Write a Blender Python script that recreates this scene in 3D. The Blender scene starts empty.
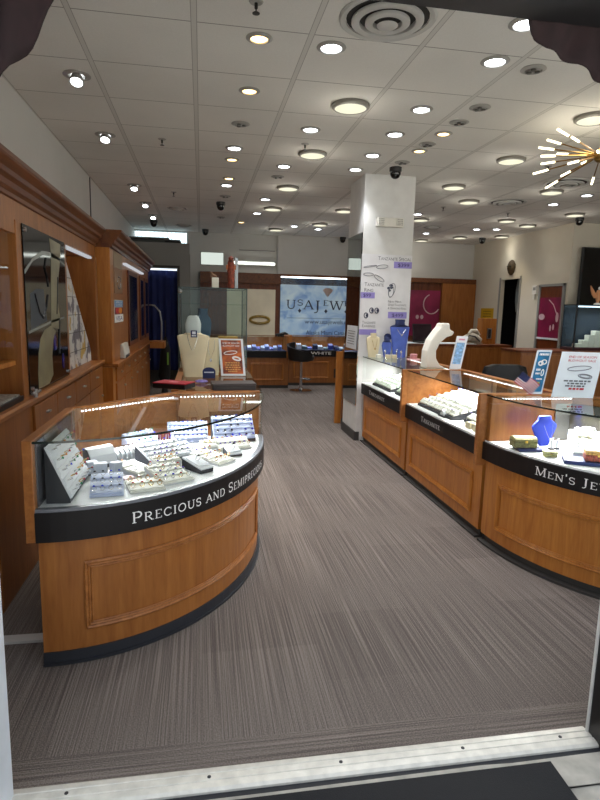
import bpy, bmesh, math, random
from math import sin, cos, pi, radians, sqrt
from mathutils import Vector, Matrix
random.seed(7)
SC = bpy.context.scene
COL = SC.collection

# ------------------------------------------------------------------ materials
def lin(c):
    if isinstance(c, str):
        c = [int(c[i:i+2], 16)/255 for i in (0, 2, 4)]
        c = [x/12.92 if x <= .04045 else ((x+.055)/1.055)**2.4 for x in c]
    return (c[0], c[1], c[2], 1)
MATS = {}
def newmat(n):
    m = bpy.data.materials.new(n); m.use_nodes = True
    nt = m.node_tree; nt.nodes.clear()
    return m, nt, nt.nodes, nt.links
def pbr(n, col, rough=.5, metal=0, emit=None, es=0, var=0, vs=8, spec=.5, bump=0):
    if n in MATS: return MATS[n]
    m, nt, N, L = newmat(n)
    o = N.new('ShaderNodeOutputMaterial'); p = N.new('ShaderNodeBsdfPrincipled')
    L.new(p.outputs[0], o.inputs[0])
    c = lin(col)
    p.inputs['Base Color'].default_value = c
    p.inputs['Roughness'].default_value = rough
    p.inputs['Metallic'].default_value = metal
    p.inputs['Specular IOR Level'].default_value = spec
    if emit:
        p.inputs['Emission Color'].default_value = lin(emit); p.inputs['Emission Strength'].default_value = es
    tc = N.new('ShaderNodeTexCoord'); nz = N.new('ShaderNodeTexNoise')
    nz.inputs['Scale'].default_value = vs; nz.inputs['Detail'].default_value = 4
    L.new(tc.outputs['Object'], nz.inputs['Vector'])
    r = N.new('ShaderNodeValToRGB')
    v = var if var else .06
    r.color_ramp.elements[0].position = .3; r.color_ramp.elements[1].position = .7
    r.color_ramp.elements[0].color = (c[0]*(1-v), c[1]*(1-v), c[2]*(1-v), 1)
    r.color_ramp.elements[1].color = (min(1, c[0]*(1+v)), min(1, c[1]*(1+v)), min(1, c[2]*(1+v)), 1)
    L.new(nz.outputs['Fac'], r.inputs['Fac']); L.new(r.outputs['Color'], p.inputs['Base Color'])
    if bump:
        b = N.new('ShaderNodeBump'); b.inputs['Strength'].default_value = bump; b.inputs['Distance'].default_value = .003
        L.new(nz.outputs['Fac'], b.inputs['Height']); L.new(b.outputs[0], p.inputs['Normal'])
    MATS[n] = m
    return m
def wood(n, c1, c2, rough=.32, axis='z', sc=1.0):
    m, nt, N, L = newmat(n)
    o = N.new('ShaderNodeOutputMaterial'); p = N.new('ShaderNodeBsdfPrincipled')
    L.new(p.outputs[0], o.inputs[0])
    tc = N.new('ShaderNodeTexCoord'); mp = N.new('ShaderNodeMapping')
    s = {'z': (9, 9, .9), 'x': (.9, 9, 9), 'y': (9, .9, 9)}[axis]
    mp.inputs['Scale'].default_value = [q*sc for q in s]
    L.new(tc.outputs['Object'], mp.inputs['Vector'])
    nz = N.new('ShaderNodeTexNoise'); nz.inputs['Scale'].default_value = 2.2; nz.inputs['Detail'].default_value = 7; nz.inputs['Distortion'].default_value = 1.1
    L.new(mp.outputs[0], nz.inputs['Vector'])
    n2 = N.new('ShaderNodeTexNoise'); n2.inputs['Scale'].default_value = 14; n2.inputs['Detail'].default_value = 3
    L.new(mp.outputs[0], n2.inputs['Vector'])
    ad = N.new('ShaderNodeMath'); ad.operation = 'MULTIPLY_ADD'; ad.inputs[1].default_value = .35; 
    L.new(n2.outputs['Fac'], ad.inputs[0]); L.new(nz.outputs['Fac'], ad.inputs[2])
    r = N.new('ShaderNodeValToRGB')
    r.color_ramp.elements[0].position = .45; r.color_ramp.elements[1].position = .88
    r.color_ramp.elements[0].color = lin(c1); r.color_ramp.elements[1].color = lin(c2)
    L.new(ad.outputs[0], r.inputs['Fac']); L.new(r.outputs['Color'], p.inputs['Base Color'])
    p.inputs['Roughness'].default_value = rough
    p.inputs['Specular IOR Level'].default_value = .4
    MATS[n] = m
    return m
def glass(n, tint='eef6f4', ior=1.5, rough=0.0, k=1.0):
    m, nt, N, L = newmat(n)
    o = N.new('ShaderNodeOutputMaterial'); mx = N.new('ShaderNodeMixShader')
    t = N.new('ShaderNodeBsdfTransparent'); g = N.new('ShaderNodeBsdfGlossy'); f = N.new('ShaderNodeFresnel')
    t.inputs['Color'].default_value = lin(tint); g.inputs['Roughness'].default_value = rough
    f.inputs['IOR'].default_value = ior
    mu = N.new('ShaderNodeMath'); mu.operation = 'MULTIPLY'; mu.inputs[1].default_value = k; mu.use_clamp = True
    nz = N.new('ShaderNodeTexNoise'); nz.inputs['Scale'].default_value = 1.5
    b = N.new('ShaderNodeBump'); b.inputs['Strength'].default_value = .01; b.inputs['Distance'].default_value = .01
    L.new(nz.outputs['Fac'], b.inputs['Height']); L.new(b.outputs[0], g.inputs['Normal'])
    ge = N.new('ShaderNodeNewGeometry'); fr = N.new('ShaderNodeMath'); fr.operation = 'SUBTRACT'; fr.inputs[0].default_value = 1; L.new(ge.outputs['Backfacing'], fr.inputs[1])
    ff = N.new('ShaderNodeMath'); ff.operation = 'MULTIPLY'; L.new(f.outputs[0], ff.inputs[0]); L.new(fr.outputs[0], ff.inputs[1])
    L.new(ff.outputs[0], mu.inputs[0]); L.new(mu.outputs[0], mx.inputs[0])
    L.new(t.outputs[0], mx.inputs[1]); L.new(g.outputs[0], mx.inputs[2]); L.new(mx.outputs[0], o.inputs[0])
    MATS[n] = m
    return m
def emis(n, col, s):
    return pbr(n, '202020', .6, emit=col, es=s)

WOOD = wood('wood_cherry', '8c5427', 'a86c36')
WOODD = wood('wood_dark', '54270e', '7d401b', .38)
WOODL = wood('wood_light', 'a46228', 'c07f3a', .34)
WOODX = wood('wood_rail', '8d5427', 'b0723c', .34, 'y')
CROWN = wood('wood_crown', '552c13', '78451f', .35, 'y')
BLACK = pbr('black_band', '141113', .5, spec=.3)
KICK = pbr('kick_vinyl', '2b2d33', .45)
KICKG = pbr('kick_vinyl_grey', '3a3836', .5)
WHITE = pbr('white_lining', 'f0f0f2', .6)
LETTER = pbr('letter_white', 'f2f2f2', .5)
INK = pbr('letter_ink', '1b2140', .5)
PLASTER = pbr('wall_paint', 'c9c8c4', .85, var=.03, vs=2)
PLASTERD = pbr('wall_paint_cream', 'cfc8b8', .85, var=.03, vs=2)
GREYP = pbr('wall_paint_grey', '8f8f8c', .85, var=.03, vs=2)
GLASS = glass('counter_glass', 'fbfdfc', 1.45, k=.6)
GLASST = glass('counter_glass_top', 'f6fbf9', 1.5, k=.9)
GEDGE = pbr('glass_edge', '0d1f1c', .2)
CASEG = glass('case_glass', 'f3f9f7', 1.45, k=.6)
STEEL = pbr('brushed_steel', 'b9bbbd', .3, 1)
BRASS = pbr('brass', '8a6a3a', .3, 1)
GOLD = pbr('gold', 'd9b45e', .25, 1)
SILVER = pbr('silver', 'd8d8da', .22, 1)
MIRROR = pbr('mirror', 'c8ccca', .03, 1)
CREAM = pbr('cream_leatherette', 'dccfae', .65)
CREAMW = pbr('white_leatherette', 'e9e6dc', .6)
BLUEV = pbr('blue_velvet', '4c62b8', .75, var=.15, vs=14)
BLUEVD = pbr('navy_velvet', '1d2858', .7)
ROYAL = pbr('royal_blue_velvet', '2440c4', .6, var=.1)
BOARD = pbr('tray_charcoal', '26282f', .6)
PADW = pbr('tray_white', 'dcdde2', .65)
PADB = pbr('tray_pale_blue', 'c3cbe6', .6)
LED = emis('led', 'f4f8ff', 6)
LENSW = emis('lens_white', 'f2f8ff', 14)
LENSC = emis('lens_cream', 'f0ecd0', 1.0)
LENSWM = emis('lens_warm', 'ffd590', 6)
LENSD = pbr('lens_off', '8c8a86', .4)
TRIMW = pbr('lamp_trim', '9a9893', .5)
RUB = pbr('black_plastic', '0d0d0f', .4)
RUBM = pbr('black_cloth', '0b0b0d', .8)
PAPER = pbr('paper', 'dfe4ea', .7)
RED = pbr('red_ink', 'b8122c', .6)
PURPLE = pbr('purple_label', '8f84c8', .6)
PURPLED = pbr('purple_ink', '2e2560', .6)
GREYINK = pbr('grey_ink', '5d6068', .6)

# ------------------------------------------------------------------ mesh builder
class MB:
    def __init__(s): s.v = []; s.f = []; s.mi = []; s.M = Matrix(); s.m = 0
    def add(s, vs, fs):
        b = len(s.v)
        s.v += [tuple(s.M @ Vector(v)) for v in vs]
        s.f += [tuple(i+b for i in f) for f in fs]; s.mi += [s.m]*len(fs)
        return s
    def box(s, x0, y0, z0, x1, y1, z1):
        return s.add([(x0,y0,z0),(x1,y0,z0),(x1,y1,z0),(x0,y1,z0),(x0,y0,z1),(x1,y0,z1),(x1,y1,z1),(x0,y1,z1)],
              [(0,3,2,1),(4,5,6,7),(0,1,5,4),(1,2,6,5),(2,3,7,6),(3,0,4,7)])
    def prism(s, poly, z0, z1):
        n = len(poly)
        a = sum(poly[i][0]*poly[(i+1)%n][1]-poly[(i+1)%n][0]*poly[i][1] for i in range(n))
        if a < 0: poly = poly[::-1]
        vs = [(p[0],p[1],z0) for p in poly]+[(p[0],p[1],z1) for p in poly]
        fs = [tuple(range(n))[::-1], tuple(range(n,2*n))]+[(i,(i+1)%n,n+(i+1)%n,n+i) for i in range(n)]
        return s.add(vs, fs)
    def prism_y(s, poly, y0, y1):     # poly in (x,z)
        M = s.M; s.M = M @ Matrix(((1,0,0,0),(0,0,-1,0),(0,1,0,0),(0,0,0,1)))
        s.prism(poly, -y1, -y0); s.M = M; return s
    def prism_x(s, poly, x0, x1):     # poly in (y,z)
        M = s.M; s.M = M @ Matrix(((0,0,1,0),(1,0,0,0),(0,1,0,0),(0,0,0,1)))
        s.prism(poly, x0, x1); s.M = M; return s
    def band(s, out, inn, z0, z1):    # two open paths of equal length
        n = len(out); vs = []
        for a, b in zip(out, inn): vs += [(a[0],a[1],z0),(b[0],b[1],z0),(b[0],b[1],z1),(a[0],a[1],z1)]
        fs = []
        for i in range(n-1):
            p, q = 4*i, 4*i+4
            for k in range(4): fs.append((p+k, q+k, q+(k+1)%4, p+(k+1)%4))
        fs += [(0,1,2,3), tuple(4*n-4+k for k in (3,2,1,0))]
        return s.add(vs, fs)
    def rings(s, rs, cap=True):
        n = len(rs[0]); vs = [p for r in rs for p in r]; fs = []
        for i in range(len(rs)-1):
            for k in range(n): fs.append((i*n+k, i*n+(k+1)%n, (i+1)*n+(k+1)%n, (i+1)*n+k))
        if cap: fs += [tuple(range(n))[::-1], tuple((len(rs)-1)*n+k for k in range(n))]
        return s.add(vs, fs)
    def lathe(s, prof, c=(0,0,0), n=20, cap=True):
        return s.rings([[(c[0]+r*cos(2*pi*k/n), c[1]+r*sin(2*pi*k/n), c[2]+z) for k in range(n)] for r, z in prof], cap)
    def tube(s, pts, r, n=8, closed=False):
        P = [Vector(p) for p in pts]; rs = []; m = len(P); up = None
        for i, p in enumerate(P):
            if closed: t = P[(i+1)%m]-P[i-1]
            else: t = P[min(i+1,m-1)]-P[max(i-1,0)]
            t.normalize()
            if up is None: up = Vector((0,0,1)) if abs(t.z) < .9 else Vector((1,0,0))
            a = t.cross(up); a.normalize(); b = a.cross(t); up = b
            rr = r[i] if isinstance(r, (list, tuple)) else r
            rs.append([tuple(p+rr*(cos(2*pi*k/n)*a+sin(2*pi*k/n)*b)) for k in range(n)])
        if closed: rs.append(rs[0])
        return s.rings(rs, not closed)
    def cyl(s, a, b, r, n=14): return s.tube([a, b], r, n)
    def ball(s, c, r, n=14, m=8, sz=1):
        return s.lathe([(max(1e-4, r*sin(pi*i/m)), -r*sz*cos(pi*i/m)) for i in range(m+1)], c, n)
    def quad(s, a, b, c, d): return s.add([a,b,c,d], [(0,1,2,3)])
    def sheet(s, poly, P, U, V, t=.001):  # flat outline in U,V extruded t along U x V
        U, V, P = Vector(U), Vector(V), Vector(P); W = U.cross(V).normalized()
        n = len(poly)
        a = sum(poly[i][0]*poly[(i+1)%n][1]-poly[(i+1)%n][0]*poly[i][1] for i in range(n))
        if a < 0: poly = poly[::-1]
        lo = [tuple(P+U*x+V*y) for x, y in poly]; hi = [tuple(P+U*x+V*y+W*t) for x, y in poly]
        return s.add(lo+hi, [tuple(range(n))[::-1], tuple(range(n,2*n))]+[(i,(i+1)%n,n+(i+1)%n,n+i) for i in range(n)])
    def build(s, name, mat, parent=None, smooth=False, bevel=0, local=False):
        me = bpy.data.meshes.new(name); me.from_pydata(s.v, [], s.f)
        for x in (mat if isinstance(mat, (list, tuple)) else [mat]): me.materials.append(x)
        if len(me.materials) > 1: me.polygons.foreach_set('material_index', s.mi)
        if parent and not local: me.transform(ROOT[parent.name].inverted())
        bm = bmesh.new(); bm.from_mesh(me); bmesh.ops.recalc_face_normals(bm, faces=bm.faces); bm.to_mesh(me); bm.free()
        me.update()
        o = bpy.data.objects.new(name, me); COL.objects.link(o)
        if parent: o.parent = parent; ROOT[o.name] = ROOT[parent.name]
        else: ROOT[o.name] = Matrix()
        if smooth:
            me.polygons.foreach_set('use_smooth', [True]*len(me.polygons))
            try: me.set_sharp_from_angle(angle=radians(40))
            except Exception: pass
        if bevel:
            b = o.modifiers.new('bevel', 'BEVEL'); b.width = bevel; b.segments = 2; b.limit_method = 'ANGLE'
        return o
ROOT = {}
def tag(o, label, cat, group=None, kind=None):
    o['label'] = label; o['category'] = cat
    if group: o['group'] = group
    if kind: o['kind'] = kind
    return o
def thing(name, label, cat, loc=(0,0,0), rz=0, group=None):
    o = bpy.data.objects.new(name, None); COL.objects.link(o); o.empty_display_size = .1
    o.location = loc; o.rotation_euler = (0,0,rz)
    ROOT[o.name] = Matrix.Translation(loc) @ Matrix.Rotation(rz, 4, 'Z')
    return tag(o, label, cat, group)
def single(mb, name, label, cat, mat, loc=None, group=None, **k):   # a thing that is one mesh, origin moved to its base
    o = mb.build(name, mat, **k)
    if loc:
        o.data.transform(Matrix.Translation(-Vector(loc))); o.location = loc
    return tag(o, label, cat, group)
def struct(mb, name, mat, label=None, **k):
    o = mb.build(name, mat, **k); o['kind'] = 'structure'
    o['label'] = label or name.replace('_', ' '); o['category'] = name.split('_')[0]
    return o
def copy_tree(o, loc, rz=None, label=None, group=None):
    r = o.copy(); COL.objects.link(r); r.location = loc
    if rz is not None: r.rotation_euler = (0,0,rz)
    if label: r['label'] = label
    if group: r['group'] = group
    for c in o.children:
        d = c.copy(); COL.objects.link(d); d.parent = r
        for g in c.children:
            e = g.copy(); COL.objects.link(e); e.parent = d
    return r
# ------------------------------------------------------------------ lettering
GL = {}
def glyphs(s, bold=0):
    k = (s, bold)
    if k in GL: return GL[k]
    cu = bpy.data.curves.new('t', 'FONT'); cu.body = s; cu.size = 1; cu.resolution_u = 3
    ob = bpy.data.objects.new('t', cu)
    me = bpy.data.meshes.new_from_object(ob)
    vs = [(v.co.x, v.co.y) for v in me.vertices]; fs = [tuple(p.vertices) for p in me.polygons]
    bpy.data.objects.remove(ob); bpy.data.curves.remove(cu); bpy.data.meshes.remove(me)
    x0 = min([v[0] for v in vs] or [0]); x1 = max([v[0] for v in vs] or [.3])
    GL[k] = (vs, fs, x0, x1)
    return GL[k]
def layout(s, h, small=.78, sx=1.0, gap=.09, bold=.0, caps=False):
    out = []; x = 0      # small caps when caps: letters after a capital are set smaller
    for ch in s:
        if ch == ' ': x += .38*h*sx; continue
        f = h/.7
        if caps and ch.islower(): f *= small
        vs, fs, a, b = glyphs(ch.upper() if caps else ch, bold)
        out.append(([((vx-a)*f*sx+x, vy*f) for vx, vy in vs], fs))
        x += (b-a)*f*sx+gap*h*sx
    return out, x-gap*h*sx
def text(mb, s, P, U, V, h, w=None, align='l', **k):
    P, U, V = Vector(P), Vector(U).normalized(), Vector(V).normalized()
    L, W = layout(s, h, **k)
    q = (w/W) if w else 1
    off = {'l': 0, 'c': -W*q/2, 'r': -W*q}[align]
    for vs, fs in L: mb.add([tuple(P+U*(x*q+off)+V*y) for x, y in vs], fs)
    return W*q
# engraved serif capitals drawn as strokes (x,y in cap heights)
def arc_(cx, cy, a, b, t0, t1, n=14): return [(cx+a*cos(radians(t0+(t1-t0)*i/n)), cy+b*sin(radians(t0+(t1-t0)*i/n))) for i in range(n+1)]
SF = {
 'A': (.92, [([(.06,0),(.46,1)],.08),([(.44,1),(.86,0)],.15),([(.22,.34),(.70,.34)],.07)], [(.06,0),(.86,0)]),
 'C': (.90, [(arc_(.47,.5,.40,.46,48,312),.13),([(.80,.68),(.80,.96)],.06),([(.80,.05),(.80,.28)],.06)], []),
 'D': (.92, [([(.16,0),(.16,1)],.14),([(.04,.965),(.45,.965)],.07),([(.04,.035),(.45,.035)],.07),(arc_(.45,.5,.36,.45,90,-90),.13)], []),
 'E': (.74, [([(.16,0),(.16,1)],.14),([(.04,.965),(.68,.965)],.07),([(.04,.035),(.70,.035)],.07),([(.16,.52),(.52,.52)],.07),([(.67,.78),(.67,.98)],.06),([(.69,.02),(.69,.22)],.06)], []),
 'I': (.36, [([(.18,0),(.18,1)],.14)], [(.18,0),(.18,1)]),
 'J': (.50, [([(.30,1),(.30,.16)],.14),(arc_(.10,.14,.20,.2,0,-110,8),.09)], [(.30,1)]),
 'L': (.70, [([(.16,0),(.16,1)],.14),([(.04,.035),(.66,.035)],.07),([(.65,.02),(.65,.25)],.06)], [(.16,1)]),
 'M': (1.12, [([(.14,0),(.14,1)],.08),([(.14,1),(.55,.05)],.14),([(.55,.05),(.95,1)],.08),([(.95,1),(.95,0)],.14)], [(.14,0),(.95,0),(.12,1),(.97,1)]),
 'N': (.96, [([(.14,0),(.14,1)],.09),([(.14,1),(.82,0)],.15),([(.82,0),(.82,1)],.09)], [(.14,0),(.82,1),(.10,1)]),
 'O': (.98, [(arc_(.49,.5,.41,.46,0,360,26),.13)], []),
 'P': (.78, [([(.16,0),(.16,1)],.14),([(.04,.965),(.42,.965)],.07),([(.16,.46),(.42,.46)],.07),(arc_(.42,.715,.28,.25,90,-90,10),.13)], [(.16,0)]),
 'R': (.90, [([(.16,0),(.16,1)],.14),([(.04,.965),(.42,.965)],.07),([(.16,.48),(.42,.48)],.07),(arc_(.42,.725,.27,.24,90,-90,10),.13),([(.40,.48),(.80,0)],.14)], [(.16,0),(.82,0)]),
 'S': (.72, [(arc_(.35,.735,.27,.23,40,270,12)+arc_(.35,.265,.28,.235,90,-140,12)[1:],.12),([(.60,.72),(.60,.97)],.06),([(.09,.04),(.09,.3)],.06)], []),
 'T': (.82, [([(.41,0),(.41,1)],.14),([(.05,.965),(.77,.965)],.07),([(.06,.75),(.06,.98)],.06),([(.76,.75),(.76,.98)],.06)], [(.41,0)]),
 'U': (.94, [([(.16,1),(.16,.38)],.14),(arc_(.47,.38,.31,.34,180,360,12),.11),([(.78,.38),(.78,1)],.09)], [(.16,1),(.78,1)]),
 'W': (1.30, [([(.10,1),(.38,0)],.14),([(.38,0),(.64,.95)],.08),([(.62,.95),(.92,0)],.14),([(.92,0),(1.20,1)],.08)], [(.10,1),(.64,1),(1.20,1)]),
 'Y': (.86, [([(.08,1),(.43,.48)],.14),([(.43,.48),(.78,1)],.08),([(.43,.5),(.43,0)],.14)], [(.08,1),(.78,1),(.43,0)]),
 'Z': (.80, [([(.06,.965),(.74,.965)],.07),([(.06,.035),(.74,.035)],.07),([(.68,.97),(.10,.03)],.14),([(.08,.75),(.08,.98)],.06),([(.72,.02),(.72,.26)],.06)], []),
 "'": (.2, [([(.1,1),(.1,.72)],.12)], []),
}
def serif_glyph(ch, k=1.0):
    w, st, sf = SF[ch]; vs = []; fs = []
    for pts, t in st:
        t *= k; n = len(pts); b = len(vs)
        for i, p in enumerate(pts):
            a, c = pts[max(0,i-1)], pts[min(n-1,i+1)]
            if n > 4 and math.dist(pts[0], pts[-1]) < .01 and i in (0, n-1): a, c = pts[-2], pts[1]
            d = (c[0]-a[0], c[1]-a[1]); l = math.hypot(*d) or 1; nx, ny = -d[1]/l*t/2, d[0]/l*t/2
            vs += [(p[0]+nx, p[1]+ny), (p[0]-nx, p[1]-ny)]
        for i in range(n-1): fs.append((b+2*i, b+2*i+1, b+2*i+3, b+2*i+2))
    for x, y in sf:
        b = len(vs); y0, y1 = (0, .065) if y < .5 else (.935, 1)
        vs += [(x-.15,y0),(x+.15,y0),(x+.15,y1),(x-.15,y1)]; fs.append((b,b+1,b+2,b+3))
    return vs, fs, w
def serif_layout(s, h, small=.78, gap=.14, k=1.0):
    out = []; x = 0
    for ch in s:
        if ch == ' ': x += .42*h; continue
        f = h*(small if ch.islower() else 1)
        vs, fs, w = serif_glyph(ch.upper(), k)
        out.append(([(vx*f+x, vy*f) for vx, vy in vs], fs)); x += w*f+gap*h
    return out, x-gap*h
def ell(cx, cy, a, b, n=20, rot=0):
    return [(cx+a*cos(t)*cos(rot)-b*sin(t)*sin(rot), cy+a*cos(t)*sin(rot)+b*sin(t)*cos(rot)) for t in [2*pi*i/n for i in range(n)]]
def loop_on(mb, P, U, V, cx, cy, a, b, r, rot=0):
    P, U, V = Vector(P), Vector(U), Vector(V)
    mb.tube([tuple(P+U*x+V*y) for x, y in ell(cx, cy, a, b, 22, rot)], r, 5, closed=True)

# ------------------------------------------------------------------ camera
R = Matrix(((0.98538136,-0.16863443,0.02420739),(0.00298294,0.15914947,0.98724999),(0.17033693,0.97274553,-0.15732595)))
cam = bpy.data.cameras.new('camera'); co = bpy.data.objects.new('camera', cam); COL.objects.link(co)
cam.sensor_fit = 'VERTICAL'; cam.sensor_height = 36; cam.sensor_width = 27; cam.lens = 570/800*36
cam.clip_start = .05
m = Matrix.Identity(4)
for i in range(3):
    m[i][0] = R[0][i]; m[i][1] = R[1][i]; m[i][2] = -R[2][i]
m[0][3], m[1][3], m[2][3] = 0, 0, 1.45
co.matrix_world = m
SC.camera = co

# ------------------------------------------------------------------ shell
CZ = 2.878; GX = -.6426; GY = 3.211; T = .61
def ceiling_mat():
    m, nt, N, L = newmat('ceiling_tiles')
    o = N.new('ShaderNodeOutputMaterial'); p = N.new('ShaderNodeBsdfPrincipled'); L.new(p.outputs[0], o.inputs[0])
    p.inputs['Roughness'].default_value = .9; p.inputs['Specular IOR Level'].default_value = .15
    tc = N.new('ShaderNodeTexCoord'); sp = N.new('ShaderNodeSeparateXYZ'); L.new(tc.outputs['Object'], sp.inputs[0])
    def math(op, a, b=None):
        n = N.new('ShaderNodeMath'); n.operation = op
        for i, q in enumerate((a, b)):
            if q is None: continue
            if isinstance(q, (int, float)): n.inputs[i].default_value = q
            else: L.new(q, n.inputs[i])
        return n.outputs[0]
    def edge(sock, off, w):
        a = math('SUBTRACT', sock, off-T/2-T*20); b = math('MODULO', a, T); c = math('SUBTRACT', b, T/2)
        return math('LESS_THAN', math('ABSOLUTE', c), w)
    gy = edge(sp.outputs['Y'], GY, .0035)
    run = edge(sp.outputs['X'], GX, .0125); runo = edge(sp.outputs['X'], GX, .0165)
    nz = N.new('ShaderNodeTexNoise'); nz.inputs['Scale'].default_value = 160; nz.inputs['Detail'].default_value = 2
    L.new(tc.outputs['Object'], nz.inputs['Vector'])
    n2 = N.new('ShaderNodeTexNoise'); n2.inputs['Scale'].default_value = 1.3
    L.new(tc.outputs['Object'], n2.inputs['Vector'])
    r = N.new('ShaderNodeValToRGB'); r.color_ramp.elements[0].color = lin('cfcdc8'); r.color_ramp.elements[1].color = lin('dfddd8')
    ad = math('MULTIPLY_ADD', nz.outputs['Fac'], .5); N[-1].inputs[2].default_value = 0
    L.new(n2.outputs['Fac'], N[-1].inputs[2]); L.new(ad, r.inputs['Fac'])
    r.color_ramp.elements[0].position = .45; r.color_ramp.elements[1].position = 1
    def mix(f, a, b):
        n = N.new('ShaderNodeMix'); n.data_type = 'RGBA'; L.new(f, n.inputs[0])
        L.new(a, n.inputs[6])
        n.inputs[7].default_value = lin(b)
        return n.outputs[2]
    c = mix(gy, r.outputs['Color'], '85837e'); c = mix(runo, c, 'a09e98'); c = mix(run, c, 'c9c7c2')
    L.new(c, p.inputs['Base Color'])
    b = N.new('ShaderNodeBump'); b.inputs['Strength'].default_value = .15; b.inputs['Distance'].default_value = .002
    L.new(nz.outputs['Fac'], b.inputs['Height']); L.new(b.outputs[0], p.inputs['Normal'])
    return m
def carpet_mat():
    m, nt, N, L = newmat('carpet_tiles')
    o = N.new('ShaderNodeOutputMaterial'); p = N.new('ShaderNodeBsdfPrincipled'); L.new(p.outputs[0], o.inputs[0])
    p.inputs['Roughness'].default_value = .95; p.inputs['Specular IOR Level'].default_value = .1
    tc = N.new('ShaderNodeTexCoord'); sp = N.new('ShaderNodeSeparateXYZ'); L.new(tc.outputs['Object'], sp.inputs[0])
    def mp(scale):
        n = N.new('ShaderNodeMapping'); n.inputs['Scale'].default_value = scale; L.new(tc.outputs['Object'], n.inputs['Vector'])
        z = N.new('ShaderNodeTexNoise'); z.inputs['Scale'].default_value = 1; z.inputs['Detail'].default_value = 3
        L.new(n.outputs[0], z.inputs['Vector']); return z.outputs['Fac']
    a, b = mp((210, 1.1, 1)), mp((1.1, 210, 1))
    lt = N.new('ShaderNodeMath'); lt.operation = 'LESS_THAN'; lt.inputs[1].default_value = 1.745; L.new(sp.outputs['Y'], lt.inputs[0])
    mx = N.new('ShaderNodeMix'); mx.data_type = 'FLOAT'; L.new(lt.outputs[0], mx.inputs[0]); L.new(a, mx.inputs[2]); L.new(b, mx.inputs[3])
    br = N.new('ShaderNodeTexBrick'); br.offset = .5; br.inputs['Scale'].default_value = 1; br.inputs['Brick Width'].default_value = .5; br.inputs['Row Height'].default_value = .5
    br.inputs['Mortar Size'].default_value = 0; br.inputs['Color1'].default_value = (.44,.44,.44,1); br.inputs['Color2'].default_value = (.56,.56,.56,1)
    rot = N.new('ShaderNodeMapping'); rot.inputs['Rotation'].default_value = (0,0,pi/2); L.new(tc.outputs['Object'], rot.inputs['Vector']); L.new(rot.outputs[0], br.inputs['Vector'])
    fine = N.new('ShaderNodeTexNoise'); fine.inputs['Scale'].default_value = 220; L.new(tc.outputs['Object'], fine.inputs['Vector'])
    s = N.new('ShaderNodeMath'); s.operation = 'MULTIPLY_ADD'; s.inputs[1].default_value = .35
    st = N.new('ShaderNodeMath'); st.operation = 'MULTIPLY_ADD'; st.inputs[1].default_value = .62; st.inputs[2].default_value = .14; L.new(mx.outputs[0], st.inputs[0])
    L.new(br.outputs['Color'], s.inputs[0]); L.new(st.outputs[0], s.inputs[2])
    s2 = N.new('ShaderNodeMath'); s2.operation = 'MULTIPLY_ADD'; s2.inputs[1].default_value = .5; L.new(fine.outputs['Fac'], s2.inputs[0]); L.new(s.outputs[0], s2.inputs[2])
    r = N.new('ShaderNodeValToRGB'); e = r.color_ramp.elements
    e[0].position = .66; e[0].color = lin('4d4643'); e[1].position = 1.13; e[1].color = lin('8f8680')
    q = e.new(.84); q.color = lin('6a625e')
    L.new(s2.outputs[0], r.inputs['Fac']); L.new(r.outputs['Color'], p.inputs['Base Color'])
    bp = N.new('ShaderNodeBump'); bp.inputs['Strength'].default_value = .5; bp.inputs['Distance'].default_value = .004
    L.new(s2.outputs[0], bp.inputs['Height']); L.new(bp.outputs[0], p.inputs['Normal'])
    return m
struct(MB().box(-1.45, 1.62, -.1, 8.2, 11.8, 0), 'floor', carpet_mat(), 'grey brown pinstriped carpet tile floor')
struct(MB().box(-1.45, 1.62, CZ, 8.2, 11.8, CZ+.1), 'ceiling', ceiling_mat(), 'suspended ceiling of white tiles')
struct(MB().box(-1.45, 1.62, 0, -1.25, 11.8, CZ), 'wall_left', PLASTER, 'white left wall above the wooden cabinets')
mb = MB()   # back wall with the high window at the left
mb.box(-1.45, 11.6, 0, 6.0, 11.8, 2.58); mb.box(-.27, 11.6, 2.58, 6.0, 11.8, CZ); mb.box(-1.45, 11.6, 2.85, -.27, 11.8, CZ)
struct(mb, 'wall_back', PLASTER, 'white back wall')
mb = MB(); mb.box(5.7, 8.38, 0, 5.78, 9.72, CZ); mb.box(5.7, 10.4, 0, 5.78, 11.6, CZ); mb.box(5.7, 9.72, 2.1, 5.78, 10.4, CZ)
struct(mb, 'wall_right', PLASTERD, 'cream right wall with a doorway')
struct(MB().box(5.7, 8.3, 0, 8.2, 8.38, CZ), 'wall_television', PLASTERD, 'cream wall behind the television')
struct(MB().box(8.0, 1.62, 0, 8.2, 8.3, CZ), 'wall_side', PLASTERD)
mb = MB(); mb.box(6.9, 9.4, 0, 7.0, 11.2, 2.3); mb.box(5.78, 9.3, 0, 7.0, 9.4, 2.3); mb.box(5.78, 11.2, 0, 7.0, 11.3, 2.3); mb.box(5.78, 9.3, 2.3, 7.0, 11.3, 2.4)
struct(mb, 'wall_back_room', pbr('dark_room', '2a2c2e', .8), 'dark room behind the doorway')
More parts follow.
